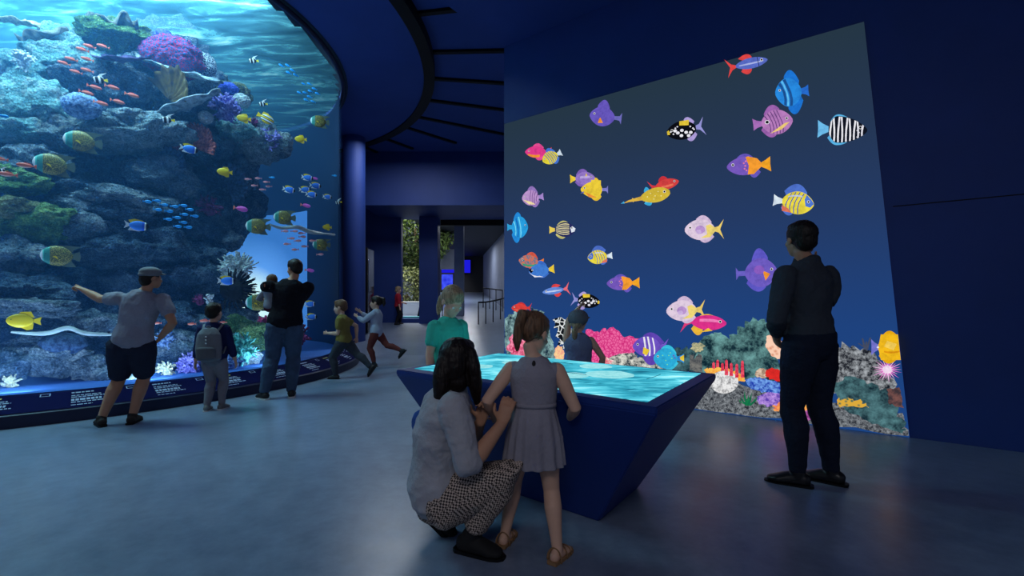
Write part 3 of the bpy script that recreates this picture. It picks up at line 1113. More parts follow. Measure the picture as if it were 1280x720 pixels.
def angel_col(nt, co, xyz):
    v = N(nt, 'ShaderNodeTexVoronoi', {'Vector': co, 'Scale': 38.0})
    sp = ramp(nt, v.outputs[0], [(0.0, col(240, 216, 110)), (0.26, col(206, 186, 90)), (.52, col(84, 88, 52))])
    mr = N(nt, 'ShaderNodeMapRange', {'Value': xyz[0], 1: -.5, 2: .5})
    hd = ramp(nt, mr.outputs[0], [(0, col(60, 150, 140)), (.90, col(90, 200, 190)), (.93, WHT)], 'CONSTANT')
    mk = ramp(nt, mr.outputs[0], [(0, (0, 0, 0, 1)), (.76, (1, 1, 1, 1))], 'CONSTANT')
    mx = N(nt, 'ShaderNodeMix', {0: mk, 6: sp, 7: hd}, data_type='RGBA')
    return mx.outputs[2]


FM = {
    'yellow': fmat('fish_yellow', lambda nt, co, x: YEL),
    'tang': fmat('fish_powder_blue', tang_col),
    'tyel': fmat('fish_yellow_fin', along(2, .1, .42, [(0, YEL), (.8, WHT)])),
    'twhite': fmat('fish_white_fin', lambda nt, co, x: WHT),
    'angel': fmat('fish_angel', angel_col),
    'afin': fmat('fish_olive_fin', lambda nt, co, x: col(88, 104, 92)),
    'banner': fmat('fish_banner', along(0, -.5, .5, [(0, WHT), (.18, YEL), (.26, BLK), (.46, WHT), (.60, BLK), (.80, WHT), (.9, BLK)])),
    'salmon': fmat('fish_salmon', along(2, -.16, .16, [(0, col(250, 200, 190)), (.35, col(245, 130, 110)), (1, col(225, 90, 80))], 'LINEAR')),
    'pink': fmat('fish_pink', along(2, -.16, .16, [(0, col(250, 215, 220)), (.4, col(240, 160, 170)), (1, col(220, 110, 130))], 'LINEAR')),
    'magenta': fmat('fish_magenta', along(0, -.5, .5, [(0, col(250, 140, 90)), (.3, col(240, 90, 190)), (1, col(230, 120, 230))], 'LINEAR')),
    'chromis': fmat('fish_bright_blue', lambda nt, co, x: col(40, 170, 255)),
    'clown': fmat('fish_yellow_lined', along(2, -.3, .3, [(0, YEL), (.2, BLK), (.26, WHT), (.42, BLK), (.48, YEL), (.62, BLK), (.68, WHT), (.84, YEL)])),
}


def fish_body(bm, hgt, thick, x0=-.33, peak=.12, tail=None, n=12, mi=0, snout=.12):
    """Closed lens-shaped trunk from tail root x0 to snout .5; tail=(length, height) flares it into a tail."""
    st = []
    K = 18
    for i in range(K + 1):
        t = i / K
        x = x0 + (.5 - x0) * t
        u = (x - peak) / ((.5 - peak) if x > peak else (peak - x0))
        h = max(0.0, 1 - abs(u) ** (1.9 if x < peak else 2.3)) ** .75
        root = .16 if x < peak else snout
        h = root + (1 - root) * h
        w = (h ** .9)
        if t > .97:
            h *= .55
            w *= .55
        st.append((x, hgt / 2 * h, thick / 2 * w))
    if tail:
        L, th = tail
        st = [(x0 - L, th * .5, .010), (x0 - L * .55, th * .33, .014), (x0 - L * .2, hgt * .10, .022)] + st
    rings = []
    for x, h, w in st:
        rings.append([bm.verts.new((x, w * math.cos(2 * PI * j / n), h * math.sin(2 * PI * j / n))) for j in range(n)])
    for A, B in zip(rings, rings[1:]):
        for j in range(n):
            bm.faces.new((A[j], A[(j + 1) % n], B[(j + 1) % n], B[j])).material_index = mi
    bm.faces.new(rings[0][::-1])
    bm.faces.new(rings[-1])


def plate(pts, th=.02):
    bm = bmesh.new()
    prism(bm, [V((x, -th / 2, z)) for x, z in pts], V((0, th, 0)))
    return bm


def tank_fish(kind):
    """One fish of unit length, nose to +x; returns its root object."""
    if kind in ('chromis', 'salmon', 'pink', 'magenta'):
        bm = bmesh.new()
        hg, tl = {'chromis': (.42, (.17, .36)), 'salmon': (.34, (.18, .34)), 'pink': (.36, (.18, .34)), 'magenta': (.40, (.18, .36))}[kind]
        fish_body(bm, hg, .18, -.32, .14, tl)
        nm = {'chromis': 'blue_chromis', 'salmon': 'anthias', 'pink': 'pink_anthias', 'magenta': 'magenta_anthias'}[kind]
        r = build(nm, bm, FM[kind], None, True)
        if kind in ('salmon', 'magenta'):
            build('dorsal_fin', plate([(.22, .13), (.05, .24), (-.2, .19), (-.26, .08), (0, .12)]), FM[kind], r)
        return r
    bm = bmesh.new()
    if kind == 'angel':
        fish_body(bm, .68, .2, -.30, .04, None, snout=.2)
        r = build('angelfish', bm, FM['angel'], None, True)
        build('tail_fin', plate([(-.26, .07), (-.47, .17), (-.50, 0), (-.47, -.17), (-.26, -.07)]), FM['afin'], r)
        build('dorsal_fin', plate([(.22, .24), (.05, .35), (-.18, .36), (-.52, .34), (-.32, .22), (-.25, .08), (.0, .26)]), FM['afin'], r)
        build('anal_fin', plate([(.10, -.27), (-.1, -.36), (-.38, -.36), (-.28, -.2), (-.25, -.08), (0, -.26)]), FM['afin'], r)
        build('pectoral_fin', plate([(.2, -.02), (.06, -.13), (.1, -.02)], .24), FM['yellow'], r)
    elif kind == 'tang':
        fish_body(bm, .50, .17, -.30, .08, None, snout=.16)
        r = build('powder_blue_tang', bm, FM['tang'], None, True)
        build('tail_fin', plate([(-.27, .05), (-.50, .2), (-.42, 0), (-.50, -.2), (-.27, -.05)]), FM['twhite'], r)
        build('dorsal_fin', plate([(.34, .17), (.2, .29), (-.1, .33), (-.34, .24), (-.25, .10), (-.05, .22), (.16, .22)]), FM['tyel'], r)
        build('anal_fin', plate([(.3, -.19), (.1, -.28), (-.34, -.26), (-.25, -.10), (-.05, -.21), (.16, -.22)]), FM['twhite'], r)
    elif kind == 'yellow':
        fish_body(bm, .56, .16, -.28, .06, None, snout=.14)
        r = build('yellow_tang', bm, FM['yellow'], None, True)
        build('tail_fin', plate([(-.25, .05), (-.5, .17), (-.46, 0), (-.5, -.17), (-.25, -.05)]), FM['yellow'], r)
        build('dorsal_fin', plate([(.24, .2), (.1, .36), (-.18, .38), (-.3, .12), (-.05, .22)]), FM['yellow'], r)
        build('anal_fin', plate([(.14, -.24), (-.1, -.38), (-.26, -.34), (-.28, -.1), (-.05, -.22)]), FM['yellow'], r)
    elif kind == 'banner':
        fish_body(bm, .60, .15, -.28, .08, None, snout=.12)
        r = build('bannerfish', bm, FM['banner'], None, True)
        build('tail_fin', plate([(-.25, .05), (-.5, .15), (-.5, -.15), (-.25, -.05)]), FM['yellow'], r)
        build('dorsal_fin', plate([(.12, .26), (-.05, .46), (-.55, .62), (-.18, .36), (-.26, .1), (0, .24)]), FM['twhite'], r)
    else:
        fish_body(bm, .60, .16, -.28, .06, None, snout=.14)
        r = build('butterflyfish', bm, FM['clown'], None, True)
        build('tail_fin', plate([(-.25, .05), (-.5, .16), (-.5, -.16), (-.25, -.05)]), FM['yellow'], r)
        build('dorsal_fin', plate([(.2, .2), (.0, .36), (-.26, .32), (-.28, .1), (0, .22)]), FM['yellow'], r)
    bm = bmesh.new()
    ell(bm, (.36, 0, .05), (.022, .085, .022), seg=10, rings=6)
    build('eye', bm, m_black, r, True)
    return r


PROTO = {}


def put_fish(kind, px, py, size, face=1, rot=0.0, depth=0.6, yaw=0.0, label='', cat='fish', group=None):
    if kind not in PROTO:
        o = tank_fish(kind)
        PROTO[kind] = (o, list(o.children))
    else:
        src, kids = PROTO[kind]
        o = src.copy()
        C.objects.link(o)
        for ch in kids:
            c = ch.copy()
            C.objects.link(c)
            c.parent = o
    p = in_tank(px, py, depth)
    L = size * p.y / F * (.88 if kind == 'angel' else 1.0)
    o.location = p
    o.scale = (L, L, L)
    hd = math.atan2(p.x, p.y)               # seen broadside from the hall
    o.rotation_euler = (0, -rot if face > 0 else rot, -hd + yaw + (0 if face > 0 else PI))
    tag(o, label, cat, group)
    return o


G = 'angelfish in the aquarium'
for px, py, s, f, d, lb in (
        (104, 177, 42, -1, .9, 'yellow-speckled angelfish highest on the reef, beside the small cyan ledge'),
        (68, 206, 44, -1, .8, 'yellow-speckled angelfish above the pair of salmon fish at the tank edge'),
        (76, 320, 42, -1, .7, 'yellow-speckled angelfish just above the outstretched hand of the pointing man'),
        (323, 283, 32, -1, .8, 'yellow-speckled angelfish touching the tail of the thin pale eel'),
        (356, 272, 29, -1, .7, 'yellow-speckled angelfish directly above the thin pale eel'),
        (402, 306, 24, -1, .5, 'yellow-speckled angelfish under the small yellow tang beside the pillar'),
        (400, 152, 25, -1, .5, 'yellow-speckled angelfish close under the water surface, near the blue schools'),
        (324, 378, 34, -1, .35, 'angelfish half hidden behind the carried toddler')):
    put_fish('angel', px, py, s, f, 0.0, d, 0, lb, 'angelfish', G)
G = 'powder blue tangs in the aquarium'
for px, py, s, f, rt, d, lb in (
        (236, 186, 20, 1, -.12, .6, 'powder blue tang in front of the red-brown fan coral'),
        (171, 282, 25, 1, -.05, .5, 'powder blue tang below the long ledge, near the school of fifteen'),
        (283, 351, 20, 1, 0, .5, 'powder blue tang in front of the black feather star'),
        (361, 237, 15, 1, -.15, .5, 'powder blue tang trailing at the rear of its shoal'),
        (384, 222, 14, 1, -.1, .5, 'powder blue tang at the top of its shoal'),
        (381, 237, 14, 1, .05, .7, 'powder blue tang in the middle of its shoal'),
        (389, 243, 14, 1, -.05, .45, 'powder blue tang lowest in the middle of its shoal'),
        (394, 232, 14, 1, -.05, .6, 'powder blue tang leading the middle of its shoal'),
        (409, 246, 11, 1, -.1, .4, 'powder blue tang nearest the little black and white fish at the pillar edge'),
        (387, 380, 14, 1, 0, .4, 'powder blue tang beside the elbow of the man carrying a toddler'),
        (389, 396, 14, 1, 0, .3, 'powder blue tang at the belt of the man carrying a toddler')):
    put_fish('tang', px, py, s, f, rt, d, 0, lb, 'tang', G)
G = 'yellow tangs in the aquarium'
for px, py, s, f, rt, d, lb in (
        (305, 148, 16, -1, 0, .8, 'yellow tang beside the lilac tuft'),
        (376, 174, 14, -1, .05, .5, 'yellow tang in open water below the schools of blue fish'),
        (281, 215, 17, -1, 0, .6, 'yellow tang under the reef nose'),
        (409, 284, 11, -1, 0, .4, 'smallest yellow tang, above the end of the thin pale eel'),
        (30, 401, 31, -1, -.05, .35, 'largest yellow tang, low beside the long pale eel')):
    put_fish('yellow', px, py, s, f, rt, d, 0, lb, 'tang', G)
G = 'black and white bannerfish'
for px, py, s, f, rt, d, lb in (
        (125, 100, 15, -1, .2, .9, 'striped black and white fish among the salmon fish'),
        (210, 150, 14, -1, .1, .8, 'striped black and white fish at the tip of the pale table coral'),
        (317, 76, 11, -1, .2, .8, 'striped black and white fish alone under the water surface'),
        (329, 130, 10, -1, .2, .7, 'striped black and white fish above the yellow striped butterflyfish'),
        (423, 253, 8, -1, .2, .3, 'tiny striped fish at the pillar edge of the tank'),
        (3, 214, 10, -1, .1, .6, 'striped black and white fish at the frame edge beside a salmon fish')):
    put_fish('banner', px, py, s, f, rt, d, 0, lb, 'fish', G)
put_fish('clown', 332, 148, 20, 1, -.4, .8, 0, 'yellow butterflyfish with dark lines on the reef nose')
G = 'salmon fish high on the reef'
for x, y in ((112, 58), (129, 58), (103, 62), (89, 74), (109, 74), (80, 79), (95, 90), (109, 88), (118, 109), (108, 116), (140, 109), (165, 119), (147, 127), (126, 129)):
    put_fish('salmon', x, y, 14.5 if y > 100 else 12.5, 1 if y > 100 else -1, -.08, .9, 0, 'small salmon-coloured fish of the shoal high on the reef', 'fish', G)
for x, y, s, lb in ((1, 199, 13, 'salmon fish cut by the frame at the tank edge'), (33, 207, 18, 'salmon fish swimming towards the second yellow-speckled angelfish'),
                    (10, 218, 17, 'salmon fish over the green tinged rock'), (256, 401, 11, 'salmon fish just beside the head of the boy with a backpack'),
                    (240, 405, 9, 'fainter salmon fish away from the head of the boy with a backpack'), (279, 403, 8, 'salmon fish at the neck of the boy with a backpack'),
                    (197, 404, 8, 'salmon fish peeping out at the arm of the pointing man')):
    put_fish('salmon', x, y, s, -1, 0, .5, 0, lb)
G = 'little pink fish under the reef nose'
for x, y in ((310, 224), (323, 223), (333, 227.5), (318, 232), (336, 233), (328, 237)):
    put_fish('pink', x, y, 7.5, -1, .1, .7, 0, 'little pink fish of the loose group under the reef nose', 'fish', G)
G = 'little pink fish below the thin eel'
for x, y in ((356, 289), (368, 289), (377, 291.5), (378, 296), (364, 298), (372, 301), (359, 305), (391, 301), (381, 308), (369, 312), (400, 318)):
    put_fish('pink', x, y, 8.5, -1 if x % 2 else 1, .08, .5, 0, 'little pink fish of the shoal below the thin pale eel', 'fish', G)
for x, y, s, f, lb in ((301, 261, 16, 1, 'magenta fish against the pale blue far window'), (382, 257, 12, 1, 'magenta fish under the powder blue tang shoal'),
                       (393, 223, 8, 1, 'tiny magenta fish beside the topmost powder blue tang of the shoal'), (387, 338, 11, 1, 'magenta fish beside the head of the man carrying a toddler')):
    put_fish('magenta', x, y, s, f, -.12, .5, 0, lb)
G = 'upper school of five blue fish'
for x, y in ((352, 82), (360, 82), (366, 88), (361, 91), (370, 94)):
    put_fish('chromis', x, y, 7, -1, -.4, .6, 0, 'small bright blue fish of the school of five under the surface', 'fish', G)
G = 'school of ten blue fish'
for x, y in ((380, 105), (387, 105), (393, 111), (388, 114), (374.5, 116), (381.5, 116), (397, 117), (387, 121), (383, 125), (391.5, 127)):
    put_fish('chromis', x, y, 6.5, -1, -.25, .55, 0, 'small bright blue fish of the school of ten below the five', 'fish', G)
G = 'school of fifteen blue fish'
for x, y in ((184, 252), (196, 251), (205, 256), (197, 262), (211, 264), (218, 258), (229, 257), (237, 262), (230, 268), (243, 270), (221, 272), (210, 274), (229, 278), (222, 283), (235, 284)):
    put_fish('chromis', x, y, 9, 1, 0, .6, 0, 'small bright blue fish of the school of fifteen beside the long ledge', 'fish', G)
for x, y, s, lb in ((340, 222, 7, 'single blue fish next to the loose pink group'), (418, 219.5, 6, 'single blue fish close to the pillar edge of the tank'),
                    (4, 145, 10, 'single blue fish at the frame edge beside the bright cyan block')):
    put_fish('chromis', x, y, s, 1, 0, .5, 0, lb)
# ------------------------------------------------ lit display wall
def on_wall(px, py, lift=0.0):
    """Point of the wall plane (raised by lift towards the hall) under a pixel."""
    r = V(((px - CPX) / F, 1.0, (CPY - py) / F))
    q = WP - WN * lift
    t = (q.x * WN.x + q.y * WN.y) / (r.x * WN.x + r.y * WN.y)
    return V((r.x * t, r.y * t, EYE + r.z * t))


PW0 = V((WC.x, WC.y, 0))
pw = empty('projection_screen', PW0)
m, nt, out = begin('deep_water_picture')
sep = N(nt, 'ShaderNodeSeparateXYZ', {'Vector': objco(nt)})
mr = N(nt, 'ShaderNodeMapRange', {'Value': sep.outputs[2], 1: 0.0, 2: 3.97})
cc = ramp(nt, mr.outputs[0], [(0.0, col(28, 68, 130)), (0.25, col(30, 66, 126)), (0.55, col(36, 58, 100)), (0.8, col(37, 54, 80)), (1.0, col(37, 54, 68))])
e = N(nt, 'ShaderNodeEmission', {'Color': cc, 'Strength': 1.0})
nt.links.new(e.outputs[0], out.inputs[0])
m_deep = m
bm = bmesh.new()
prism(bm, [on_wall(630.3, 480.5, .012) - PW0, on_wall(1137, 547, .012) - PW0, on_wall(1080, 27, .012) - PW0, on_wall(630.3, 155, .012) - PW0], WN * .012)
build('screen_picture', bm, m_deep, pw)
tag(pw, 'tall lit screen on the dark blue wall showing painted fish over a coral reef', 'screen')

LV = [0.0125]


def inscreen(px, py):
    """Keep a picture point inside the screen outline."""
    xr = 1080 + (py - 27) * 57 / 520
    px = min(max(px, 630.6), xr - .4)
    return px, min(py, 480.5 + (px - 630) * .1312 - .3)


def pic(name, polys, label=None):
    """Flat picture element: polys = [(material, [(px,py)...])], each laid a hair over the last."""
    mats, bm = [], bmesh.new()
    LV[0] += 0.0004
    for k, (m, P) in enumerate(polys):
        if m not in mats:
            mats.append(m)
        pts = [on_wall(*inscreen(*q), LV[0] + k * 0.0003) - PW0 for q in P]
        try:
            f = bm.faces.new([bm.verts.new(q) for q in pts])
            f.material_index = mats.index(m)
        except ValueError:
            pass
    for f in bm.faces:
        f.normal_update()
        if f.normal.dot(WN) > 0:
            f.normal_flip()
    me = bpy.data.meshes.new(name)
    bm.to_mesh(me)
    bm.free()
    for m in mats:
        me.materials.append(m)
    o = link(name, me, pw)
    if label:
        o['label'] = label
    return o


def blobpts(cx, cy, rx, ry, seed, jag=.12, n=40, fr=2.2):
    out = []
    for k in range(n):
        a = 2 * PI * k / n
        e = 1 + jag * noise.noise(V((math.cos(a) * fr + seed, math.sin(a) * fr, seed * .7))) * 2 + jag * .7 * noise.noise(V((math.cos(a) * fr * 3, math.sin(a) * fr * 3, seed)))
        out.append((cx + rx * e * math.cos(a), cy + ry * e * math.sin(a)))
    return out


def rough_line(pts, seed, jag=2.5, n=6):
    out = []
    for i in range(len(pts)):
        a, b = pts[i], pts[(i + 1) % len(pts)]
        for k in range(n):
            t = k / n
            out.append((a[0] + (b[0] - a[0]) * t + jag * noise.noise(V((i + t * 3, seed, 1))) * 2,
                        a[1] + (b[1] - a[1]) * t + jag * noise.noise(V((i + t * 3, seed, 7))) * 2))
    return out


def E(r, g, b, s=1.0):
    return emit('pic_%d_%d_%d' % (r, g, b), col(r, g, b), s, col(r * .84, g * .84, b * .88), 16, 'noise', (.44, .66))


def E2(a, b, scale, kind='noise', stops=(.42, .58)):
    return emit('pix_%s_%s_%s_%s' % (a, b, scale, kind), col(*a), 1.0, col(*b), scale, kind, stops)


# --- reef picture along the foot of the screen
gravel = E2((30, 34, 44), (150, 156, 162), 34, 'noise', (.40, .66))
teal = E2((14, 40, 52), (120, 176, 174), 5.0, 'noise', (.42, .66))
teal2 = E2((18, 38, 50), (88, 134, 140), 6.5, 'noise', (.40, .66))
greyc = E2((24, 28, 38), (178, 184, 190), 22, 'noise', (.42, .66))
pic('pictured_sea_bed', [(gravel, rough_line([(632, 446), (700, 448), (760, 452), (830, 458), (880, 472), (930, 482), (1000, 496), (1070, 508), (1128, 516), (1136, 545), (1000, 528), (870, 511), (700, 489), (632, 480)], 1, 2))])
pic('pictured_rock', [(teal2, rough_line([(790, 462), (800, 445), (812, 436), (830, 440), (846, 434), (860, 436), (875, 426), (890, 432), (900, 448), (890, 474), (830, 466)], 2, 3))], 'mottled grey teal coral rock')
pic('pictured_rock', [(teal, rough_line([(868, 462), (870, 436), (880, 420), (898, 416), (912, 422), (926, 408), (940, 399), (956, 399), (966, 410), (972, 440), (976, 480), (940, 478), (900, 474)], 3, 3))], 'tall teal boulder')
pic('pictured_rock', [(greyc, rough_line([(1030, 470), (1036, 440), (1052, 430), (1070, 434), (1092, 440), (1104, 458), (1118, 474), (1124, 500), (1080, 500), (1040, 492)], 4, 3))], 'grey speckled coral slope')
pic('pictured_rock', [(teal2, rough_line([(1040, 482), (1062, 470), (1090, 478), (1112, 490), (1118, 504), (1132, 532), (1128, 542), (1090, 530), (1056, 512)], 5, 3))], 'dark teal slanting rock')
pic('pictured_rock', [(E2((120, 80, 76), (60, 50, 56), 12), rough_line([(1108, 486), (1124, 484), (1130, 510), (1112, 506)], 6, 2))], 'small brown stone')
pic('pictured_reef', [(E2((16, 40, 60), (150, 190, 190), 9, 'noise', (.40, .62)), rough_line([(631, 452), (631, 398), (642, 390), (654, 392), (664, 386), (676, 388), (684, 402), (690, 430), (700, 452)], 7, 3))], 'white and teal coral thicket')
pic('pictured_coral', [(E2((190, 40, 90), (250, 150, 180), 20), blobpts(650, 432, 16, 17, 3, .18))], 'pink lumpy coral')
pic('pictured_coral', [(E2((200, 60, 84), (250, 160, 150), 20), blobpts(664, 440, 12, 12, 5, .18))], 'salmon lumpy coral')
pic('pictured_net_coral', [(E2((230, 235, 235), (16, 20, 26), 14, 'edge', (.03, .12)), rough_line([(690, 398), (702, 397), (712, 404), (716, 420), (706, 436), (698, 428), (696, 410)], 8, 2))], 'black and white netted coral')
pic('pictured_fan_coral', [(E2((206, 40, 120), (236, 100, 160), 26, 'edge', (.03, .16)), blobpts(762, 440, 34, 25, 9, .22, 60, 3)),
                           (E2((206, 40, 120), (236, 100, 160), 26, 'edge', (.03, .16)), blobpts(746, 428, 22, 16, 12, .24, 50, 3))], 'magenta fan coral')
pic('pictured_coral_bed', [(E2((40, 56, 66), (226, 226, 214), 16, 'noise', (.42, .60)), rough_line([(750, 462), (756, 450), (770, 444), (790, 440), (800, 446), (830, 452), (836, 470), (790, 466)], 10, 3))], 'white dotted coral bed')
pic('pictured_coral', [(E2((220, 60, 90), (250, 220, 220), 24), blobpts(758, 453, 8, 6, 31, .2))], 'red and white coral tip')
pic('pictured_coral', [(E2((250, 216, 150), (240, 160, 140), 24), blobpts(699, 442, 6, 9, 32, .2))], 'cream coral lump')
pic('pictured_sponge', [(E2((120, 120, 116), (70, 74, 80), 14), rough_line([(862, 462), (862, 444), (867, 443), (868, 450), (872, 442), (877, 444), (878, 466)], 13, 1))], 'grey tube sponges')
pic('pictured_coral', [(E2((206, 196, 150), (120, 130, 110), 18), blobpts(872, 434, 8, 6, 33, .2))], 'sandy coral knob')
fing = []
for x, y, h in ((892, 466, 12), (897, 467, 16), (903, 468, 13), (908, 469, 18), (914, 470, 15), (921, 472, 16), (928, 472, 20)):
    fing.append((E2((200, 30, 66), (240, 90, 110), 30), [(x - 2.2, y), (x - 1.6, y - h), (x, y - h - 1.6), (x + 1.6, y - h), (x + 2.4, y)]))
pic('pictured_finger_coral', fing, 'crimson finger corals')
pic('pictured_coral', [(E2((250, 200, 90), (244, 150, 60), 26), rough_line([(880, 462), (896, 459), (912, 462), (928, 468), (932, 476), (916, 478), (900, 472), (884, 470)], 14, 2))], 'yellow and orange coral ridge')
pic('pictured_dome_coral', [(E2((236, 236, 236), (120, 120, 124), 24, 'noise', (.46, .64)), [(888, 490 - 0)] + [(905 + 18 * math.cos(a), 477 + 15 * math.sin(a) * (1 if math.sin(a) > 0 else .9)) for a in [PI * .9 - 2 * PI * k / 24 for k in range(24)]])], 'white dome coral')
pic('pictured_coral', [(E2((222, 150, 120), (250, 206, 180), 22, 'cells', (.1, .5)), rough_line([(958, 420), (966, 418), (978, 428), (978, 450), (966, 446), (957, 434)], 15, 1.5))], 'peach honeycomb coral')
pic('pictured_shell', [(E2((150, 120, 100), (226, 200, 176), 26), blobpts(952, 467, 8, 6.5, 40, .06))], 'beige round shell')
pic('pictured_starfish', [(E(226, 44, 40), rough_line([(958, 462), (966, 460), (978, 464), (978, 478), (964, 474), (956, 470)], 16, 1))], 'red starfish')
pic('pictured_coral', [(E2((30, 60, 170), (120, 170, 240), 24), rough_line([(930, 474), (946, 472), (966, 476), (984, 482), (982, 494), (956, 490), (938, 486)], 17, 2))], 'blue coral cushions')
pic('pictured_coral', [(E2((90, 60, 170), (190, 150, 230), 26), rough_line([(946, 496), (960, 490), (984, 494), (984, 504), (962, 508), (948, 504)], 18, 2))], 'violet coral cushions')
pic('pictured_coral', [(E2((230, 110, 90), (250, 180, 80), 22), rough_line([(966, 506), (984, 502), (1010, 506), (1012, 514), (984, 516), (968, 514)], 19, 2))], 'orange coral cushions')
pic('pictured_coral', [(E2((110, 40, 110), (200, 110, 190), 22), rough_line([(1000, 514), (1026, 510), (1030, 522), (1004, 526)], 20, 2))], 'purple coral cushions')
pic('pictured_coral', [(E2((20, 100, 90), (220, 170, 60), 24, 'cells', (.1, .4)), rough_line([(1046, 500), (1060, 497), (1078, 502), (1086, 510), (1062, 508), (1048, 508)], 21, 2))], 'green and amber coral strip')
gr = []
for k, (x, dx, h) in enumerate(((928, -4, 12), (931, -1, 19), (935, 2, 14), (938, 5, 17), (942, 8, 10), (926, -6, 8), (944, 10, 12))):
    gr.append((E(20, 110 + 8 * (k % 3), 74), [(934 - 2 + k * .6, 507), (x - 1.2, 507 - h * .5), (x + dx * .4, 507 - h), (x + 1.2, 507 - h * .5), (936 + k * .5, 507)]))
pic('pictured_seaweed', gr, 'green seaweed tuft')
an = []
for k in range(26):
    a = 2 * PI * k / 26
    r = 18 + 3 * math.sin(k * 2.4)
    cx, cy = 1109, 462
    an.append((E(236, 120, 210) if k % 2 else E(250, 190, 236), [(cx + 4 * math.cos(a - .25), cy + 3 * math.sin(a - .25)), (cx + r * math.cos(a), cy + r * .82 * math.sin(a)), (cx + 4 * math.cos(a + .25), cy + 3 * math.sin(a + .25))]))
an.append((E(250, 225, 245), blobpts(1109, 462, 6, 5, 2, .08)))
pic('pictured_anemone', an, 'pink anemone star')
tw = []
for k, (x, h) in enumerate(((1078, 14), (1083, 10), (1088, 15), (1073, 8))):
    tw.append((E(70, 78, 100), [(1080 + k, 437), (x - 1, 437 - h), (x + 1, 437 - h), (1083 + k, 437)]))
pic('pictured_twig_coral', tw, 'dusky twig coral')

# --- painted fish
def fish_pic(cx, cy, L, Hh, face, rot, body, fins, tailc, pattern=(), label='', dors=(.2, -.25, .30, .0), anal=(.05, -.25, .24), tail=.5, tshape='fan', peak=.1, nose=.10, eye=True, belly=None, nm='pictured_fish'):
    """Flat painted fish. Unit length along x (nose +.5); Hh = body height / length."""
    cr, sr = math.cos(rot), math.sin(rot)

    def T(x, z):
        X, Z = x * L * face, z * L
        return cx + X * cr - Z * sr * face, cy - (Z * cr + X * sr * face)

    x0 = -.28

    def hgt(x):
        u = (x - peak) / ((.5 - peak) if x > peak else (peak - x0))
        h = max(0.0, 1 - abs(u) ** 2.0) ** .8
        root = .18 if x < peak else nose
        return Hh / 2 * (root + (1 - root) * h)
    xs = [x0 + (.5 - x0) * k / 22 for k in range(23)]
    polys = []
    if tshape == 'fan':
        tp = [(x0 + .02, Hh * .09), (-.40, tail * .22), (-.5, tail * .36), (-.49, 0), (-.5, -tail * .36), (-.40, -tail * .22), (x0 + .02, -Hh * .09)]
    elif tshape == 'fork':
        tp = [(x0 + .02, Hh * .09), (-.38, tail * .16), (-.52, tail * .5), (-.42, 0), (-.52, -tail * .5), (-.38, -tail * .16), (x0 + .02, -Hh * .09)]
    else:
        tp = [(x0 + .02, Hh * .08), (-.44, tail * .12), (-.5, tail * .3), (-.5, -tail * .3), (-.44, -tail * .12), (x0 + .02, -Hh * .08)]
    polys.append((tailc, [T(*q) for q in tp]))
    def fin(a, b, h, sw, sg):
        q = []
        for i in range(13):
            t = i / 12
            x = a + (b - a) * t
            q.append(T(x - sw * t ** 2, sg * (hgt(x) * .93 + h * Hh * math.sin(PI * min(1, .08 + .80 * t)) ** .8)))
        q += [T(b + .02, sg * hgt(b) * .5), T((a + b) / 2, sg * hgt((a + b) / 2) * .5), T(a, sg * hgt(a) * .7)]
        return q
    if dors:
        polys.append((fins, fin(*dors, 1)))
    if anal:
        polys.append((fins, fin(*anal, .06, -1)))
    polys.append((body, [T(x, hgt(x)) for x in xs] + [T(x, -hgt(x)) for x in xs[::-1]]))
    if belly:
        polys.append((belly, [T(x, -hgt(x) * .25) for x in xs[3:]] + [T(x, -hgt(x)) for x in xs[:2:-1]]))
    for pt in pattern:
        k = pt[0]
        if k == 'v':            # upright band
            _, m, a, b, sl = pt
            top_ = [(a + sl * 1, .96), (a + sl * .5, .5), (a, 0), (a - sl * .2, -.5), (a, -.96)]
            bot_ = [(b, -.96), (b - sl * .2, -.5), (b, 0), (b + sl * .5, .5), (b + sl * 1, .96)]
            polys.append((m, [T(x, z * hgt(min(max(x, x0), .5))) for x, z in top_ + bot_]))
        elif k == 'h':          # lengthwise band
            _, m, f0, f1, a, b = pt
            q = [a + (b - a) * i / 10 for i in range(11)]
            polys.append((m, [T(x, hgt(x) * f1) for x in q] + [T(x, hgt(x) * f0) for x in q[::-1]]))
        elif k == 's':          # spots
            _, m, pts, r = pt
            for x, z in pts:
                polys.append((m, [T(x + r * math.cos(2 * PI * i / 9), z * hgt(x) + r * .85 * math.sin(2 * PI * i / 9)) for i in range(9)]))
        elif k == 'p':          # free patch
            polys.append((pt[1], [T(*q) for q in pt[2]]))
    if eye:
        ex, ez = .36, Hh * .10
        polys.append((E(240, 240, 240), [T(ex + .035 * math.cos(2 * PI * i / 10), ez + .035 * math.sin(2 * PI * i / 10)) for i in range(10)]))
        polys.append((E(10, 10, 20), [T(ex + .024 * math.cos(2 * PI * i / 10), ez + .024 * math.sin(2 * PI * i / 10)) for i in range(10)]))
    return pic(nm, polys, label)


W_, K_ = E(240, 240, 246), E(12, 14, 22)
pur, lav, org_, yel = E(104, 88, 190), E(176, 160, 220), E(244, 150, 50), E(240, 208, 60)
redp, mag, cy_, blu = E(226, 70, 70), E(228, 60, 140), E(50, 170, 226), E(70, 120, 216)
vt = [(-.22 + .1 * i, .06) for i in range(7)]

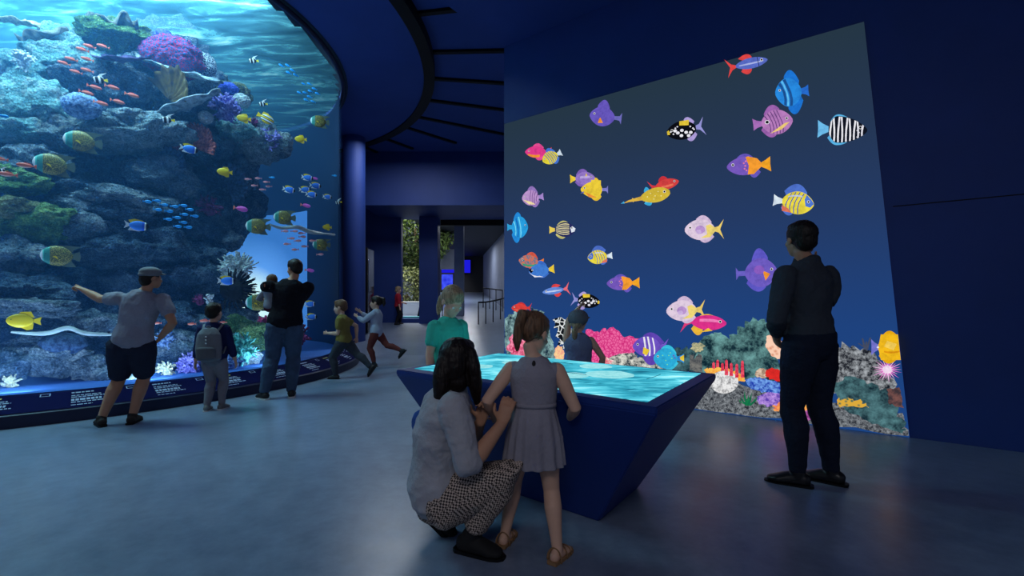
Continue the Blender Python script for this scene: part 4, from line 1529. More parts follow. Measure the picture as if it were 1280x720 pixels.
fish_pic(757, 146, 40, .62, -1, .12, pur, pur, E(112, 110, 190), [('p', org_, [(.16, -.04), (.06, -.2), (.22, -.22), (.2, -.1)])], 'tall violet fish with an orange side fin', (.28, -.14, .38, -.05), None, .6, 'bar')
fish_pic(673, 190, 33, .44, -1, .0, mag, E(236, 80, 150), redp, [('h', org_, -.95, -.5, -.05, .4)], 'pink fish with orange belly', (.2, -.2, .3, 0), (.1, -.2, .3), .5)
fish_pic(690, 196, 26, .62, -1, -.45, E(230, 214, 60), blu, E(210, 226, 236), [('v', E(60, 100, 190), .0 + d, .03 + d, .08) for d in (-.2, -.1, 0, .1, .2)], 'yellow fish with blue lines and blue back fin')


def trigger(cx, cy, L, face, rot, lb):
    pts = [(.05 + .1 * math.cos(i * 2.1) - .1, -.55 + .5 * math.sin(i * 1.7) * .7) for i in range(9)]
    fish_pic(cx, cy, L, .50, face, rot, K_, lav, E(150, 150, 216),
             [('s', W_, [(.0, -.3), (.14, -.55), (-.12, -.5), (.22, -.2), (.1, .0), (-.05, -.75), (.28, .1)], .05),
              ('s', W_, [(-.2, .0), (-.14, .3), (.26, .4), (-.22, -.3), (.34, -.3), (.4, .1), (.2, .5)], .024),
              ('p', yel, [(.14, .14), (.12, .25), (-.14, .24), (-.1, .1)]), ('p', yel, [(.5, .04), (.44, .07), (.43, -.05), (.5, -.05)])], lb, (.0, -.22, .25, .05), (.0, -.22, .28), .5, 'fork', .08, .2)


trigger(857, 162, 47, -1, -.2, 'black white and yellow trigger fish, upper one')
fish_pic(934, 80, 52, .26, 1, .22, E(90, 110, 200), redp, redp, [('h', E(170, 180, 230), -.2, .1, -.2, .4), ('v', K_, .26, .275, .0)], 'slender blue fish with red fins near the top edge', (.14, -.03, .45, .16), (.08, -.12, .5), .46, 'fork')
fish_pic(990, 115, 42, .86, -1, -.1, E(40, 140, 226), E(30, 120, 216), E(40, 110, 210), [('v', E(30, 84, 150), .2, .27, .12), ('v', E(30, 84, 150), .02, .1, .14), ('v', E(100, 200, 250), .13, .18, .12)], 'tall bright blue fish with dark bars', (.2, -.22, .32, .02), (.15, -.25, .35), .5)
fish_pic(966, 153, 50, .62, 1, .12, E(186, 126, 190), E(160, 100, 176), E(170, 110, 186), [('v', E(96, 56, 120), -.1 + d, -.08 + d, -.1) for d in (0, .08, .16, .24, .32)] + [('p', E(240, 206, 120), [(.42, -.04), (.2, -.2), (-.1, -.27), (.1, -.16), (.3, -.05)]), ('s', W_, [(-.14, .1)], .062), ('s', K_, [(-.14, .1)], .044)], 'big mauve fish with slanting lines and an eye spot', (.2, -.2, .26, .0), (.05, -.25, .2), .42)
zb = []
for i in range(9):
    zb.append(('v', W_, -.26 + .08 * i, -.225 + .08 * i, .02 * (-1) ** i))
for i in range(7):
    zb.append(('s', W_, [(.3 + .02 * (i % 3), -.8 + .25 * i)], .014))
fish_pic(1053, 162, 62, .54, 1, -.03, E(16, 20, 34), E(90, 180, 230), E(110, 190, 236), zb, 'black and white zebra-striped fish with a pale blue tail', (.1, -.24, .1, .0), (.1, -.24, .12), .5, 'fan', -.1, .08)


def royal(cx, cy, L, face, rot, lb):
    fish_pic(cx, cy, L, .42, face, rot, E(120, 90, 190), E(104, 88, 190), E(250, 170, 40),
             [('p', E(250, 160, 50), [(-.3, .03), (-.2, .15), (0, .21), (.06, .2), (.0, .0), (.04, -.2), (-.1, -.2), (-.3, -.03)]), ('s', E(236, 130, 170), [(.06, .5), (.08, 0), (.06, -.5), (.11, .3), (.1, -.3)], .022)], lb, (.25, -.1, .2, 0), (-.02, -.2, .3), .48)


royal(936, 207, 55, -1, -.08, 'violet and orange fish, upper one')
royal(779, 354, 41, -1, -.03, 'violet and orange fish, lower one')


def regal(cx, cy, L, face, rot, lb):
    fish_pic(cx, cy, L, .56, face, rot, E(240, 222, 70), E(80, 116, 206), E(222, 236, 244),
             [('v', E(60, 90, 180), d, d + .024, .10) for d in (-.18, -.08, .02, .12)] + [('p', E(80, 120, 210), [(.5, .02), (.42, .12), (.3, .22), (.26, .1), (.3, -.06), (.42, -.08)]), ('p', E(226, 120, 90), [(-.02, -.26), (-.26, -.24), (-.28, -.1), (-.12, -.16)]), ('h', E(200, 214, 240), .55, .68, -.15, .2)], lb, (.3, -.18, .36, .08), (.0, -.24, .22), .4)


regal(992, 253, 51, 1, -.12, 'yellow and blue lined fish above the head of the man in dark clothes')
regal(750, 321, 31, -1, -.1, 'yellow and blue lined fish in the middle of the screen')


def powder(cx, cy, L, face, rot, lb):
    fish_pic(cx, cy, L, .54, face, rot, E(226, 206, 226), E(214, 190, 220), E(240, 210, 110), [('p', E(240, 216, 120), [(-.3, .04), (-.16, .14), (-.05, .1), (-.08, -.12), (.1, -.22), (-.16, -.2), (-.3, -.04)]), ('s', E(188, 150, 210), [(.1, 0)], .13), ('s', E(206, 180, 226), [(.14, -.2)], .07)], lb, (.2, -.2, .24, 0), (.1, -.2, .2), .52, 'fork', .08, .14)


powder(880, 287, 48, -1, -.02, 'pale lilac fish with yellow tail, upper one')
fish_pic(946, 341, 52, .70, 1, .05, E(112, 94, 196), E(96, 90, 200), E(110, 100, 200), [('p', org_, [(.14, .05), (.32, -.04), (.2, -.2)]), ('s', E(140, 94, 192), [(.06, .2)], .13)], 'tall violet fish beside the shoulder of the man in dark clothes', (.28, -.16, .38, -.06), (.2, -.2, .2), .5, 'bar')
fish_pic(666, 247, 27, .72, -1, -.1, E(190, 150, 206), E(150, 120, 190), E(170, 140, 210), [('v', E(110, 70, 140), d, d + .025, -.08) for d in (-.18, -.08, .02, .12)] + [('p', E(246, 226, 170), [(.46, -.05), (.2, -.3), (-.1, -.33), (.1, -.18)])], 'small mauve fish with slanting lines')
fish_pic(728, 223, 31, .52, 1, .05, E(150, 120, 200), E(130, 100, 186), yel, [('h', E(190, 170, 226), .0, .4, -.1, .3), ('p', yel, [(.12, .06), (.2, .1), (.16, .22)])], 'violet fish with a yellow tail')
fish_pic(743, 237, 34, .62, -1, .0, yel, E(236, 196, 50), E(130, 130, 206), [('p', yel, [(-.24, .34), (.12, .36), (.14, -.3), (-.22, -.34)]), ('p', E(120, 120, 190), [(.52, -.14), (.40, -.06), (.38, -.12)]), ('p', E(240, 150, 60), [(.36, -.08), (.1, -.2), (-.1, -.3), (.2, -.28)])], 'square yellow fish with a violet snout', (.2, -.2, .25, 0), (.1, -.2, .2), .5, 'bar', -.05, .1)
fish_pic(830, 231, 38, .34, 1, .25, E(216, 66, 66), E(200, 50, 60), E(216, 60, 70), [('h', E(240, 120, 90), -.6, -.2, -.1, .3)], 'red fish overlapping the yellow boxfish', (.15, -.15, .4, 0), (.1, -.15, .5), .5, 'fork')
fish_pic(814, 245, 48, .38, 1, .22, E(214, 186, 60), E(60, 176, 226), E(226, 190, 90), [('s', E(250, 240, 170), [(.0, .4), (.1, -.1), (.2, .4), (-.1, 0), (.05, -.5), (.25, -.3)], .016), ('p', E(222, 180, 70), [(-.24, .05), (-.6, .02), (-.76, -.03), (-.6, -.03), (-.24, -.06)]), ('p', E(70, 180, 230), [(-.72, .02), (-.82, -.02), (-.72, -.04)])], 'yellow boxfish with a long pointed tail', (-.02, -.16, .3, 0), (-.02, -.16, .25), .2, 'bar', .14, .22)
fish_pic(647, 284, 26, 1.05, 1, .0, E(40, 160, 226), E(36, 140, 220), cy_, [('v', E(120, 220, 250), .12, .17, -.1), ('v', E(24, 110, 190), -.02, .05, -.1), ('v', E(120, 220, 250), -.12, -.08, -.1)], 'tall cyan fish at the edge of the screen', (.15, -.2, .25, .0), (.1, -.22, .3), .5)
fish_pic(703, 287, 33, .56, 1, .02, E(40, 44, 96), E(200, 196, 120), E(232, 206, 90), [('h', E(240, 230, 170), f, f + .12, -.24, .26) for f in (-.7, -.42, -.14, .14, .42, .7)] + [('p', E(226, 234, 244), [(.5, .03), (.38, .12), (.3, .06), (.34, -.12), (.46, -.08)])], 'yellow and dark lengthwise striped fish', (.2, -.2, .15, 0), (.1, -.2, .2), .4)
fish_pic(664, 327, 31, .52, -1, .1, E2((40, 120, 150), (230, 110, 60), 30), E(214, 90, 70), E(240, 130, 50), [('h', E(60, 160, 120), -.8, -.5, -.2, .35)], 'orange and teal mottled fish')
fish_pic(677, 338, 32, .52, -1, -.12, E(66, 126, 212), E(60, 110, 200), yel, [('p', W_, [(.5, -.02), (.36, -.14), (.1, -.24), (.3, -.24)]), ('p', W_, [(-.05, -.27), (.3, -.22), (.1, -.2)]), ('p', K_, [(.5, .05), (.4, .14), (.33, .0), (.42, -.06)])], 'blue fish with white throat and yellow tail', (.2, -.22, .3, 0), (.1, -.22, .14))
fish_pic(695, 363, 34, .26, -1, -.15, E(100, 140, 220), redp, E(240, 110, 120), [('h', E(200, 214, 244), -.3, .1, -.2, .4)], 'slender blue fish with red fins beside the trigger fish', (.14, -.03, .45, .16), (.08, -.12, .5), .5, 'fork')
trigger(732, 376, 35, 1, -.12, 'black white and yellow trigger fish, at the pointing finger of the girl in a cap')
fish_pic(652, 385, 25, .44, -1, .0, E(222, 66, 60), E(200, 50, 56), E(216, 60, 60), [('p', E(236, 110, 80), [(.4, -.05), (.1, -.2), (-.1, -.2), (.2, -.06)])], 'small red fish over the coral thicket', (.2, -.2, .2, 0), (.1, -.15, .3), .5, 'fork')
fish_pic(880, 403, 56, .34, 1, -.05, E(226, 50, 140), E(244, 190, 60), E(230, 60, 120), [('h', E(250, 130, 190), .1, .5, -.1, .35), ('p', E(244, 196, 60), [(.1, -.12), (-.05, -.22), (.2, -.18)])], 'magenta fish with yellow fins', (.2, -.1, .1, 0), (-.02, -.22, .5), .5, 'fork')
powder(857, 388, 48, -1, -.05, 'pale lilac fish with yellow tail, lower one')
fish_pic(813, 433, 44, .58, -1, .0, E(112, 84, 196), E(98, 70, 180), E(120, 90, 200), [('v', W_, .12, .17, .04), ('v', W_, -.0, .05, .05), ('v', W_, -.13, -.09, .05), ('p', yel, [(.2, -.02), (.02, -.1), (.1, -.26), (.22, -.2)])], 'violet fish with white bars and a yellow side fin', (.2, -.3, .25, .1), (.2, -.3, .5), .45, 'fork')
fish_pic(836, 448, 38, .68, -1, .0, E(46, 176, 220), E(60, 200, 230), E(50, 150, 220), [('s', E(130, 226, 160), [(.0, .3), (.1, -.2), (-.1, 0), (.05, -.6), (-.05, .6), (.2, .3)], .022), ('p', yel, [(-.36, .04), (-.5, .12), (-.5, -.1), (-.38, -.04)]), ('s', E(110, 90, 190), [(-.16, .4), (-.2, .1)], .03)], 'round turquoise dotted fish', (.25, -.25, .2, 0), (.1, -.25, .15), .45)
fish_pic(1109, 434, 40, .78, 1, .0, E(246, 190, 30), E(240, 176, 20), E(120, 120, 210), [('p', E(246, 190, 30), [(-.2, .40), (.46, .40), (.46, -.40), (-.2, -.40), (-.28, 0)]), ('p', E(250, 210, 90), [(.3, .1), (.0, .2), (-.1, .02), (.2, -.1)]), ('s', W_, [(-.29, 0)], .04), ('h', E(226, 150, 20), -.5, -.35, -.1, .4)], 'big square yellow fish at the slanted edge of the screen', (.3, -.2, .2, 0), (.3, -.2, .2), .7, 'fan', .1, .5, False)
# --------------------------------------------------------------- people
UP = V((0, 0, 1))


def skin(name, c):
    return solid(name, c, 0.55, 0.3, var=(9, 0.12))


def cloth(name, c, rough=0.85, sc=60, var=(5, .18)):
    return solid(name, c, rough, 0.15, var=var, bump=(sc, 0.25))


def hairmat(name, c):
    if name in MATS:
        return MATS[name]
    m, nt, out = begin(name)
    co = objco(nt, (90, 90, 9))
    nz = N(nt, 'ShaderNodeTexNoise', {'Vector': co, 'Scale': 1.0, 'Detail': 3.0})
    cc = ramp(nt, nz.outputs[0], [(.35, tuple([x * .45 for x in c[:3]] + [1])), (.65, c)])
    bp = N(nt, 'ShaderNodeBump', {'Height': nz.outputs[0], 'Strength': .6, 'Distance': .01})
    p = N(nt, 'ShaderNodeBsdfPrincipled', {'Base Color': cc, 'Roughness': .5, 'Specular IOR Level': .3, 'Normal': bp.outputs[0]})
    nt.links.new(p.outputs[0], out.inputs[0])
    MATS[name] = m
    return m


def ik(a, b, l1, l2, pole):
    d = b - a
    L = d.length
    if L > (l1 + l2) * .999:
        b = a + d * ((l1 + l2) * .999 / L)
        d = b - a
        L = d.length
    u = d / L
    x = (l1 * l1 - l2 * l2 + L * L) / (2 * L)
    y = math.sqrt(max(l1 * l1 - x * x, 0))
    p = pole - u * pole.dot(u)
    return a + u * x + p.normalized() * y, b


KID = dict(hipz=.475, shz=.762, neckz=.808, headc=.905, headh=.178, shw=.098, hipw=.048, thigh=.232, shin=.222, uarm=.175, farm=.14, hand=.10)
ADULT = dict(hipz=.52, shz=.800, neckz=.845, headc=.93, headh=.132, shw=.112, hipw=.05, thigh=.247, shin=.246, uarm=.18, farm=.148, hand=.104)


class P:
    """Pose of one person in coordinates relative to its foot point."""

    def __init__(s, loc, h, yaw, prop, vox, wide=1.0):
        s.loc, s.h, s.p, s.vox, s.w = V((loc[0], loc[1], loc[2] if len(loc) > 2 else 0)), h, prop, vox, wide
        a = math.radians(yaw)
        s.f = V((-math.sin(a), math.cos(a), 0))
        s.r = V((s.f.y, -s.f.x, 0))
        s.J = {}

    def B(s, r, f, z):
        return (s.r * r + s.f * f + UP * z) * s.h

    def world(s, px, py, y):
        return at(px, py, y) - s.loc

    def stand(s, pelvis=(0, 0, None), chest=(0, 0, None), syaw=0, ank=((-.055, 0, .045), (.055, 0, .045)), toe=(15, -15), toedrop=(-.03, -.03),
              wr=((-.16, .02, .47), (.16, .02, .47)), epole=((-.5, -1, 0), (.5, -1, 0)), kpole=((0, 1, 0), (0, 1, 0)), hd=(0, 0, None), hyaw=0, hpitch=0, hroll=0):
        p, J, h = s.p, s.J, s.h
        pv = s.B(pelvis[0], pelvis[1], pelvis[2] or p['hipz'])
        ch = s.B(pelvis[0] + chest[0], pelvis[1] + chest[1], chest[2] or p['neckz'])
        a = math.radians(syaw)
        sr = s.r * math.cos(a) + s.f * math.sin(a)
        J['P'], J['N'], J['sr'], J['hr'] = pv, ch, sr, s.r
        axis = (ch - pv).normalized()
        shc = ch - axis * (p['neckz'] - p['shz']) * h
        for i, k in enumerate('LR'):
            sg = -1 if k == 'L' else 1
            J['hip' + k] = pv + s.r * (sg * p['hipw'] * h)
            J['sh' + k] = shc + sr * (sg * p['shw'] * s.w * h)
            A = s.B(*ank[i])
            kp = s.B(*kpole[i])
            J['kn' + k], J['an' + k] = ik(J['hip' + k], A, p['thigh'] * h, p['shin'] * h, kp)
            t = math.radians(toe[i])
            fd = s.f * math.cos(t) - s.r * math.sin(t)
            J['td' + k] = (fd + UP * toedrop[i]).normalized()
            W = s.B(*wr[i])
            J['el' + k], J['wr' + k] = ik(J['sh' + k], W, p['uarm'] * h, p['farm'] * h, s.B(*epole[i]))
        s.head(ch, axis, hd, hyaw, hpitch, hroll)

    def head(s, ch, axis, hd, hyaw, hpitch, hroll=0):
        p, J, h = s.p, s.J, s.h
        a, b = math.radians(hyaw), math.radians(hpitch)
        hf = (s.f * math.cos(a) - s.r * math.sin(a))
        hr = V((hf.y, -hf.x, 0))
        J['hf'] = (hf * math.cos(b) + UP * math.sin(b)).normalized()
        up = hr.cross(J['hf']).normalized()
        c = math.radians(hroll)
        J['hu'] = (up * math.cos(c) + hr * math.sin(c)).normalized()
        J['hrt'] = J['hf'].cross(J['hu']).normalized()
        J['H'] = ch + axis * ((p['headc'] - p['neckz']) * h) + (s.r * hd[0] + s.f * hd[1]) * h + s.f * .012 * h


TOR = ((-.10, .070, .060), (.02, .096, .072), (.14, .096, .074), (.36, .081, .060), (.58, .088, .066), (.76, .098, .066), (.86, .092, .058), (.94, .062, .048), (1.0, .040, .040))


def torso(bm, q, k=1.0, add=0.0, t0=-.2, t1=1.1, belly=1.0, bend=0.0, mod=None):
    J, h = q.J, q.h
    ax = J['N'] - J['P']
    fwd = ax.cross(J['hr']).normalized() * -1
    if fwd.dot(q.f) < 0:
        fwd = -fwd
    pts, rad, side = [], [], []
    for t, a, b in TOR:
        if t < t0 or t > t1:
            continue
        pts.append(J['P'] + ax * t - fwd * (bend * math.sin(PI * min(max(t, 0), 1)) * h))
        rad.append((a * q.w * k * h + add, b * k * h * (belly if .05 < t < .7 else 1) + add))
        w = min(max((t - .2) / .6, 0), 1)
        side.append((J['hr'] * (1 - w) + J['sr'] * w).normalized())
    tube(bm, pts, rad, side, n=24, cap=.5, mod=mod)


def leg(bm, q, s, k=1.0, add=0.0, u0=0.0, u1=2.0, flare=1.0):
    """Leg from hip (u 0) over knee (1) to ankle (2)."""
    J, h = q.J, q.h
    H, K, A = J['hip' + s], J['kn' + s], J['an' + s]
    bk = (H - K).normalized().cross(J['hr']).normalized()
    if bk.dot(q.f) > 0:
        bk = -bk
    st = ((0, .057, 0), (.35, .054, 0), (.75, .041, 0), (1, .036, .0), (1.28, .038, .012), (1.62, .029, .008), (2, .022, 0))
    pts, rad = [], []

    def pos(u):
        return H.lerp(K, u) if u <= 1 else K.lerp(A, u - 1)

    def val(u, i):
        for (a, b) in zip(st, st[1:]):
            if a[0] <= u <= b[0]:
                w = (u - a[0]) / (b[0] - a[0])
                return a[i] * (1 - w) + b[i] * w
        return st[-1][i]
    us = sorted({u0, u1, *[x[0] for x in st if u0 < x[0] < u1]})
    for u in us:
        pts.append(pos(u) + bk * (val(u, 2) * h))
        fl = 1 + (flare - 1) * max(0, (u - .6) / 1.4)
        rad.append(val(u, 1) * h * k * fl * (.96 if q.p is KID else 1) + add)
    tube(bm, pts, rad, J['hr'], n=18, cap=.5)


def arm(bm, q, s, k=1.0, add=0.0, u1=2.0):
    J, h = q.J, q.h
    S, E_, W = J['sh' + s], J['el' + s], J['wr' + s]
    st = ((0, .031), (.4, .031), (.85, .026), (1.0, .0255), (1.3, .026), (1.7, .0205), (2, .0165))
    pts, rad = [], []
    for u, r in st:
        if u > u1 + 1e-6:
            break
        pts.append(S.lerp(E_, u) if u <= 1 else E_.lerp(W, u - 1))
        rad.append(r * h * k + add)
    if u1 < 1 and len(pts) < 3 or abs(u1 - .6) < .01:
        pts.append(S.lerp(E_, u1))
        rad.append(.029 * h * k + add)
    tube(bm, pts, rad, J['sr'], n=16, cap=.6)
    ell(bm, S - UP * .006 * h, (.033 * h * (1 + (k - 1) * .5) + add,) * 3, seg=14, rings=10)


def hand(bm, q, s, d=None, n=None, curl=.35, point=False):
    """Palm, four unequal bent fingers and a thumb."""
    J = q.J
    L = q.p['hand'] * q.h
    W = J['wr' + s]
    d = (d or (W - J['el' + s])).normalized()
    n = n or (-q.f if False else (J['sr'] * (1 if s == 'L' else -1)))
    n = (n - d * n.dot(d)).normalized()                 # palm side
    sd = d.cross(n).normalized() * (-1 if s == 'L' else 1)   # thumb side
    tube(bm, [W - d * .05 * L, W + d * .2 * L, W + d * .5 * L], [(.15 * L, .10 * L), (.21 * L, .10 * L), (.22 * L, .075 * L)], sd, n=12)
    for i, (o, ln) in enumerate(((.165, .43), (.055, .50), (-.055, .46), (-.165, .36))):
        b = W + d * .46 * L + sd * (o * L)
        c = curl if not point else (.05 if i == 0 else 1.35)
        dr = (d + sd * o * .5).normalized()
        pts, ang = [b], 0
        for k_, f_ in enumerate((.45, .32, .23)):
            ang += c * (.7 if k_ == 0 else 1)
            v = dr * math.cos(ang) + n * math.sin(ang)
            pts.append(pts[-1] + v * (ln * f_ * L))
        tube(bm, pts, [.056 * L, .052 * L, .046 * L, .038 * L], sd, n=8, cap=.8)
    b = W + d * .14 * L + sd * .14 * L
    t1 = (d * .55 + sd * .7 + n * .35).normalized()
    t2 = (d * .85 + sd * .2 + n * .45).normalized()
    tube(bm, [b, b + t1 * .26 * L, b + t1 * .26 * L + t2 * .22 * L], [.075 * L, .06 * L, .045 * L], n=8, cap=.8)


def head_axes(q):
    J = q.J
    return J['hrt'], J['hf'], J['hu']


def hp(q, x, y, z):
    X, Y, Z = head_axes(q)
    return q.J['H'] + (X * x + Y * y + Z * z) * (q.p['headh'] * q.h)


def hell(bm, q, x, y, z, a, b, c):
    k = q.p['headh'] * q.h
    ell(bm, hp(q, x, y, z), (a * k, b * k, c * k), head_axes(q), seg=18, rings=12)


def head_mesh(bm, q):
    k = q.p['headh'] * q.h
    hell(bm, q, 0, -.07, .13, .335, .415, .37)
    hell(bm, q, 0, .12, -.14, .255, .26, .33)
    hell(bm, q, 0, .20, -.36, .14, .15, .12)
    hell(bm, q, 0, .30, .03, .20, .09, .06)
    tube(bm, [hp(q, 0, .33, .03), hp(q, 0, .43, -.12), hp(q, 0, .40, -.16)], [.035 * k, .055 * k, .05 * k], n=10)
    hell(bm, q, 0, .355, -.255, .085, .05, .028)
    hell(bm, q, 0, .345, -.305, .075, .05, .028)
    for s in (-1, 1):
        hell(bm, q, .345 * s, -.03, -.04, .035, .085, .125)
        hell(bm, q, .17 * s, .24, -.12, .09, .09, .08)
    tube(bm, [q.J['N'] - (q.J['N'] - q.J['P']).normalized() * .03 * q.h, hp(q, 0, -.09, -.3)], [.036 * q.h * (1 if q.p is ADULT else .85), (.2 if q.p is ADULT else .165) * k], n=16)


def eyes(q, root, parent):
    me = solid('eye_white', col(225, 228, 230), .2)
    mi = solid('iris', col(40, 30, 26), .2)
    k = q.p['headh'] * q.h
    for s in (-1, 1):
        bm = bmesh.new()
        ell(bm, hp(q, .135 * s, .325, -.045), .042 * k, seg=12, rings=8)
        o = build('eye', bm, me, parent, True)
        bm = bmesh.new()
        ell(bm, hp(q, .135 * s, .355, -.05), .018 * k, seg=10, rings=6)
        build('iris', bm, mi, o, True)


def foot(bm, q, s, k=1.0, add=0.0, lift=0.0):
    J, h = q.J, q.h
    A, d = J['an' + s], J['td' + s]
    up = (UP - d * d.z).normalized()
    sd = d.cross(up).normalized()
    b = A - up * (.045 * h - .006 * h)
    pts = [b - d * .026 * h + up * .018 * h, b + d * .0 * h + up * .022 * h, b + d * .04 * h + up * .018 * h, b + d * .07 * h + up * .012 * h, b + d * .094 * h + up * .009 * h]
    rad = [(.020, .022), (.022, .026), (.024, .019), (.027, .014), (.018, .010)]
    tube(bm, pts, [(x * h * k + add, y * h * k + add) for x, y in rad], sd, n=14, cap=.7)
    tube(bm, [A + up * .01 * h, b + up * .022 * h], [.022 * h * k + add, .023 * h * k + add], n=12)


def shoe(q, s, root, mat, sole=None, high=0.0, name='shoe'):
    J, h = q.J, q.h
    bm = bmesh.new()
    foot(bm, q, s, 1.12, .003)
    A, d = J['an' + s], J['td' + s]
    if high:
        e = A + (J['kn' + s] - A).normalized() * high * h
        tube(bm, [A, e], [.027 * h, .028 * h], n=14, cap=.3)
    o = fuse(name, bm, mat, q.vox * .9, 3, root)
    up = (UP - d * d.z).normalized()
    sd = d.cross(up).normalized()
    b = A - up * (.045 * h - .001 * h)
    bm = bmesh.new()
    out = []
    for t, w in ((-.052, .012), (-.042, .022), (0, .025), (.04, .027), (.072, .029), (.098, .023), (.112, .011)):
        out.append((t, w))
    poly = [b + d * t * h + sd * w * h for t, w in out] + [b + d * t * h - sd * w * h for t, w in out[::-1]]
    prism(bm, [p - up * .006 * h for p in poly], up * .013 * h)
    build('sole', bm, sole or m_black, o)
    return o


def make_person(q, label, skin_m, skip_feet=False, hl={}, hr={}, face=True, group='visitors in the hall'):
    root = empty('person', q.loc)
    bm = bmesh.new()
    torso(bm, q, .96)
    for s in 'LR':
        leg(bm, q, s)
        arm(bm, q, s)
        if not skip_feet:
            foot(bm, q, s)
    hand(bm, q, 'L', **hl)
    hand(bm, q, 'R', **hr)
    head_mesh(bm, q)
    b = fuse('body', bm, skin_m, q.vox, 3, root)
    if face:
        eyes(q, root, b)
    tag(root, label, 'person', group)
    return root


def shirt(q, root, mat, sleeve=.6, hem=-.05, k=1.10, add=.006, name='shirt', belly=1.0, bend=0.0, disp=((.07, .012),), sk=1.32, collar=False, top=.99):
    bm = bmesh.new()
    torso(bm, q, k, add, hem, top, belly, bend)
    if sleeve:
        for s in 'LR':
            arm(bm, q, s, sk, .004, sleeve)
    if collar:
        a = (q.J['N'] - q.J['P']).normalized()
        tube(bm, [q.J['N'] - a * .02 * q.h, q.J['N'] + a * .018 * q.h], [.05 * q.h, .043 * q.h], n=16, cap=.2)
    return fuse(name, bm, mat, q.vox, 4, root, disp)


def trousers(q, root, mat, u1=1.93, k=1.13, add=.008, flare=1.0, name='trousers', disp=((.08, .014),), top=.2):
    bm = bmesh.new()
    torso(bm, q, 1.07, .006, -.2, top)
    for s in 'LR':
        leg(bm, q, s, k, add, 0, u1, flare)
    return fuse(name, bm, mat, q.vox, 4, root, disp)


def hair_cap(q, root, mat, back=.0, low=-.12, fringe=.2, extra=None, name='hair', big=1.0):
    bm = bmesh.new()
    hell(bm, q, 0, -.09, .17, .375 * big, .43 * big, .39 * big)
    hell(bm, q, 0, -.26, low + .1, .31 * big, .25 * big, .30)
    if fringe:
        hell(bm, q, 0, fringe, .36, .26, .2, .16)
    if extra:
        extra(bm)
    return fuse(name, bm, mat, q.vox * .9, 3, root, ((.03, .008),))


def ponytail(q, base, pts, r):
    def f(bm):
        k = q.p['headh'] * q.h
        hell(bm, q, *base, r * 1.1, r * 1.1, r * 1.1)
        P_ = [hp(q, *base)] + [hp(q, *x) for x in pts]
        n = len(P_)
        tube(bm, P_, [r * k * (1.0 if i < n - 1 else .35) * (1.15 if i == 1 else 1) for i in range(n)], n=12)
    return f


sk1 = skin('skin_tan', col(190, 140, 112))
sk2 = skin('skin_fair', col(216, 172, 148))
sk3 = skin('skin_brown', col(160, 108, 84))
h_dark = hairmat('hair_dark', col(34, 26, 22))
h_brown = hairmat('hair_brown', col(120, 88, 64))
h_fair = hairmat('hair_fair', col(176, 152, 122))

# 1 man in dark clothes before the screen --------------------------------
q = P((2.06, 3.20), 1.80, 24, ADULT, .0062, .94)
q.stand(pelvis=(-.002, 0, .534), chest=(-.022, .0, .848), syaw=-6, ank=((-.062, .01, .045), (.078, -.03, .045)), toe=(34, 22),
        wr=((-.165, .05, .50), (.03, .075, .835)), epole=((-1, -.6, 0), (1, -.15, -.5)), hyaw=-20, hpitch=4, hd=(-.016, 0))
q.J['elR'], q.J['wrR'] = q.world(1038, 374, 3.24), q.world(1016, 336, 3.27)
q.J['elL'], q.J['wrL'] = ik(q.J['shL'], q.world(971, 422, 3.32), .315, .26, V((-.6, -.8, 0)))
r = make_person(q, 'man in dark shirt and trousers, hand at his chin, before the fish screen', sk1,
                hl=dict(curl=.5, n=q.r), hr=dict(d=q.r * -.6 + UP * .7 + q.f * .1, n=-q.f, curl=.6))
mm = cloth('charcoal_shirt', col(60, 66, 76))
shirt(q, r, mm, 1.9, -.14, 1.05, .006, 'shirt', sk=1.22, collar=True, disp=((.09, .02), (.03, .004)))
trousers(q, r, cloth('navy_trousers', col(30, 38, 56)), 1.96, 1.10, .006, disp=((.09, .018),))
for s in 'LR':
    shoe(q, s, r, solid('black_leather', col(22, 22, 26), .35))
hair_cap(q, r, h_dark, low=-.14, fringe=.14, big=1.02)

# 2 girl in a grey dress at the table -------------------------------------
q = P((.10, 2.36), 1.21, -4, KID, .0052)
q.stand(pelvis=(.01, 0, .475), chest=(.0, .02, .80), syaw=-8, ank=((-.115, .03, .043), (.105, -.085, .043)), toe=(-16, -30),
        wr=((-.165, .07, .535), (.165, .09, .53)), epole=((-.55, -1, 0), (.35, -1, 0)), hyaw=-36, hpitch=-20, hd=(.0, .015))
r = make_person(q, 'girl in a sleeveless grey dress with a high ponytail leaning at the glowing table', sk2,
                hl=dict(curl=.35, n=q.f), hr=dict(curl=.5, n=-q.r))
m_dress = cloth('grey_dress_cotton', col(150, 146, 158))
bm = bmesh.new()
torso(bm, q, 1.08, .004, .3, .99)
for s in 'LR':
    ell(bm, q.J['sh' + s] - UP * .006 * q.h - q.r * (.01 if s == 'R' else -.01) * q.h, (.034 * q.h,) * 3)
ax = q.J['N'] - q.J['P']
pts, rad = [], []
for t, a in ((.42, .088), (.34, .090), (.2, .102), (0, .116), (-.2, .124), (-.36, .130)):
    pts.append(q.J['P'] + ax * max(t, 0) + UP * (min(t, 0) * .33 * q.h))
    rad.append((a * q.h, a * .78 * q.h))
tube(bm, pts, rad, q.r, n=96, cap=0, mod=lambda i, a: 1 + (.055 * min(i, 4) / 4) * math.sin(15 * a + math.sin(3 * a)))
dr = fuse('dress', bm, m_dress, .0046, 2, r, ((.05, .005),))
bm = bmesh.new()
tube(bm, [q.J['P'] + ax * .37, q.J['P'] + ax * .42], [(.094 * q.h, .074 * q.h)] * 2, q.r, n=32, cap=0)
build('waistband', bm, m_dress, r, True)
bm = bmesh.new()
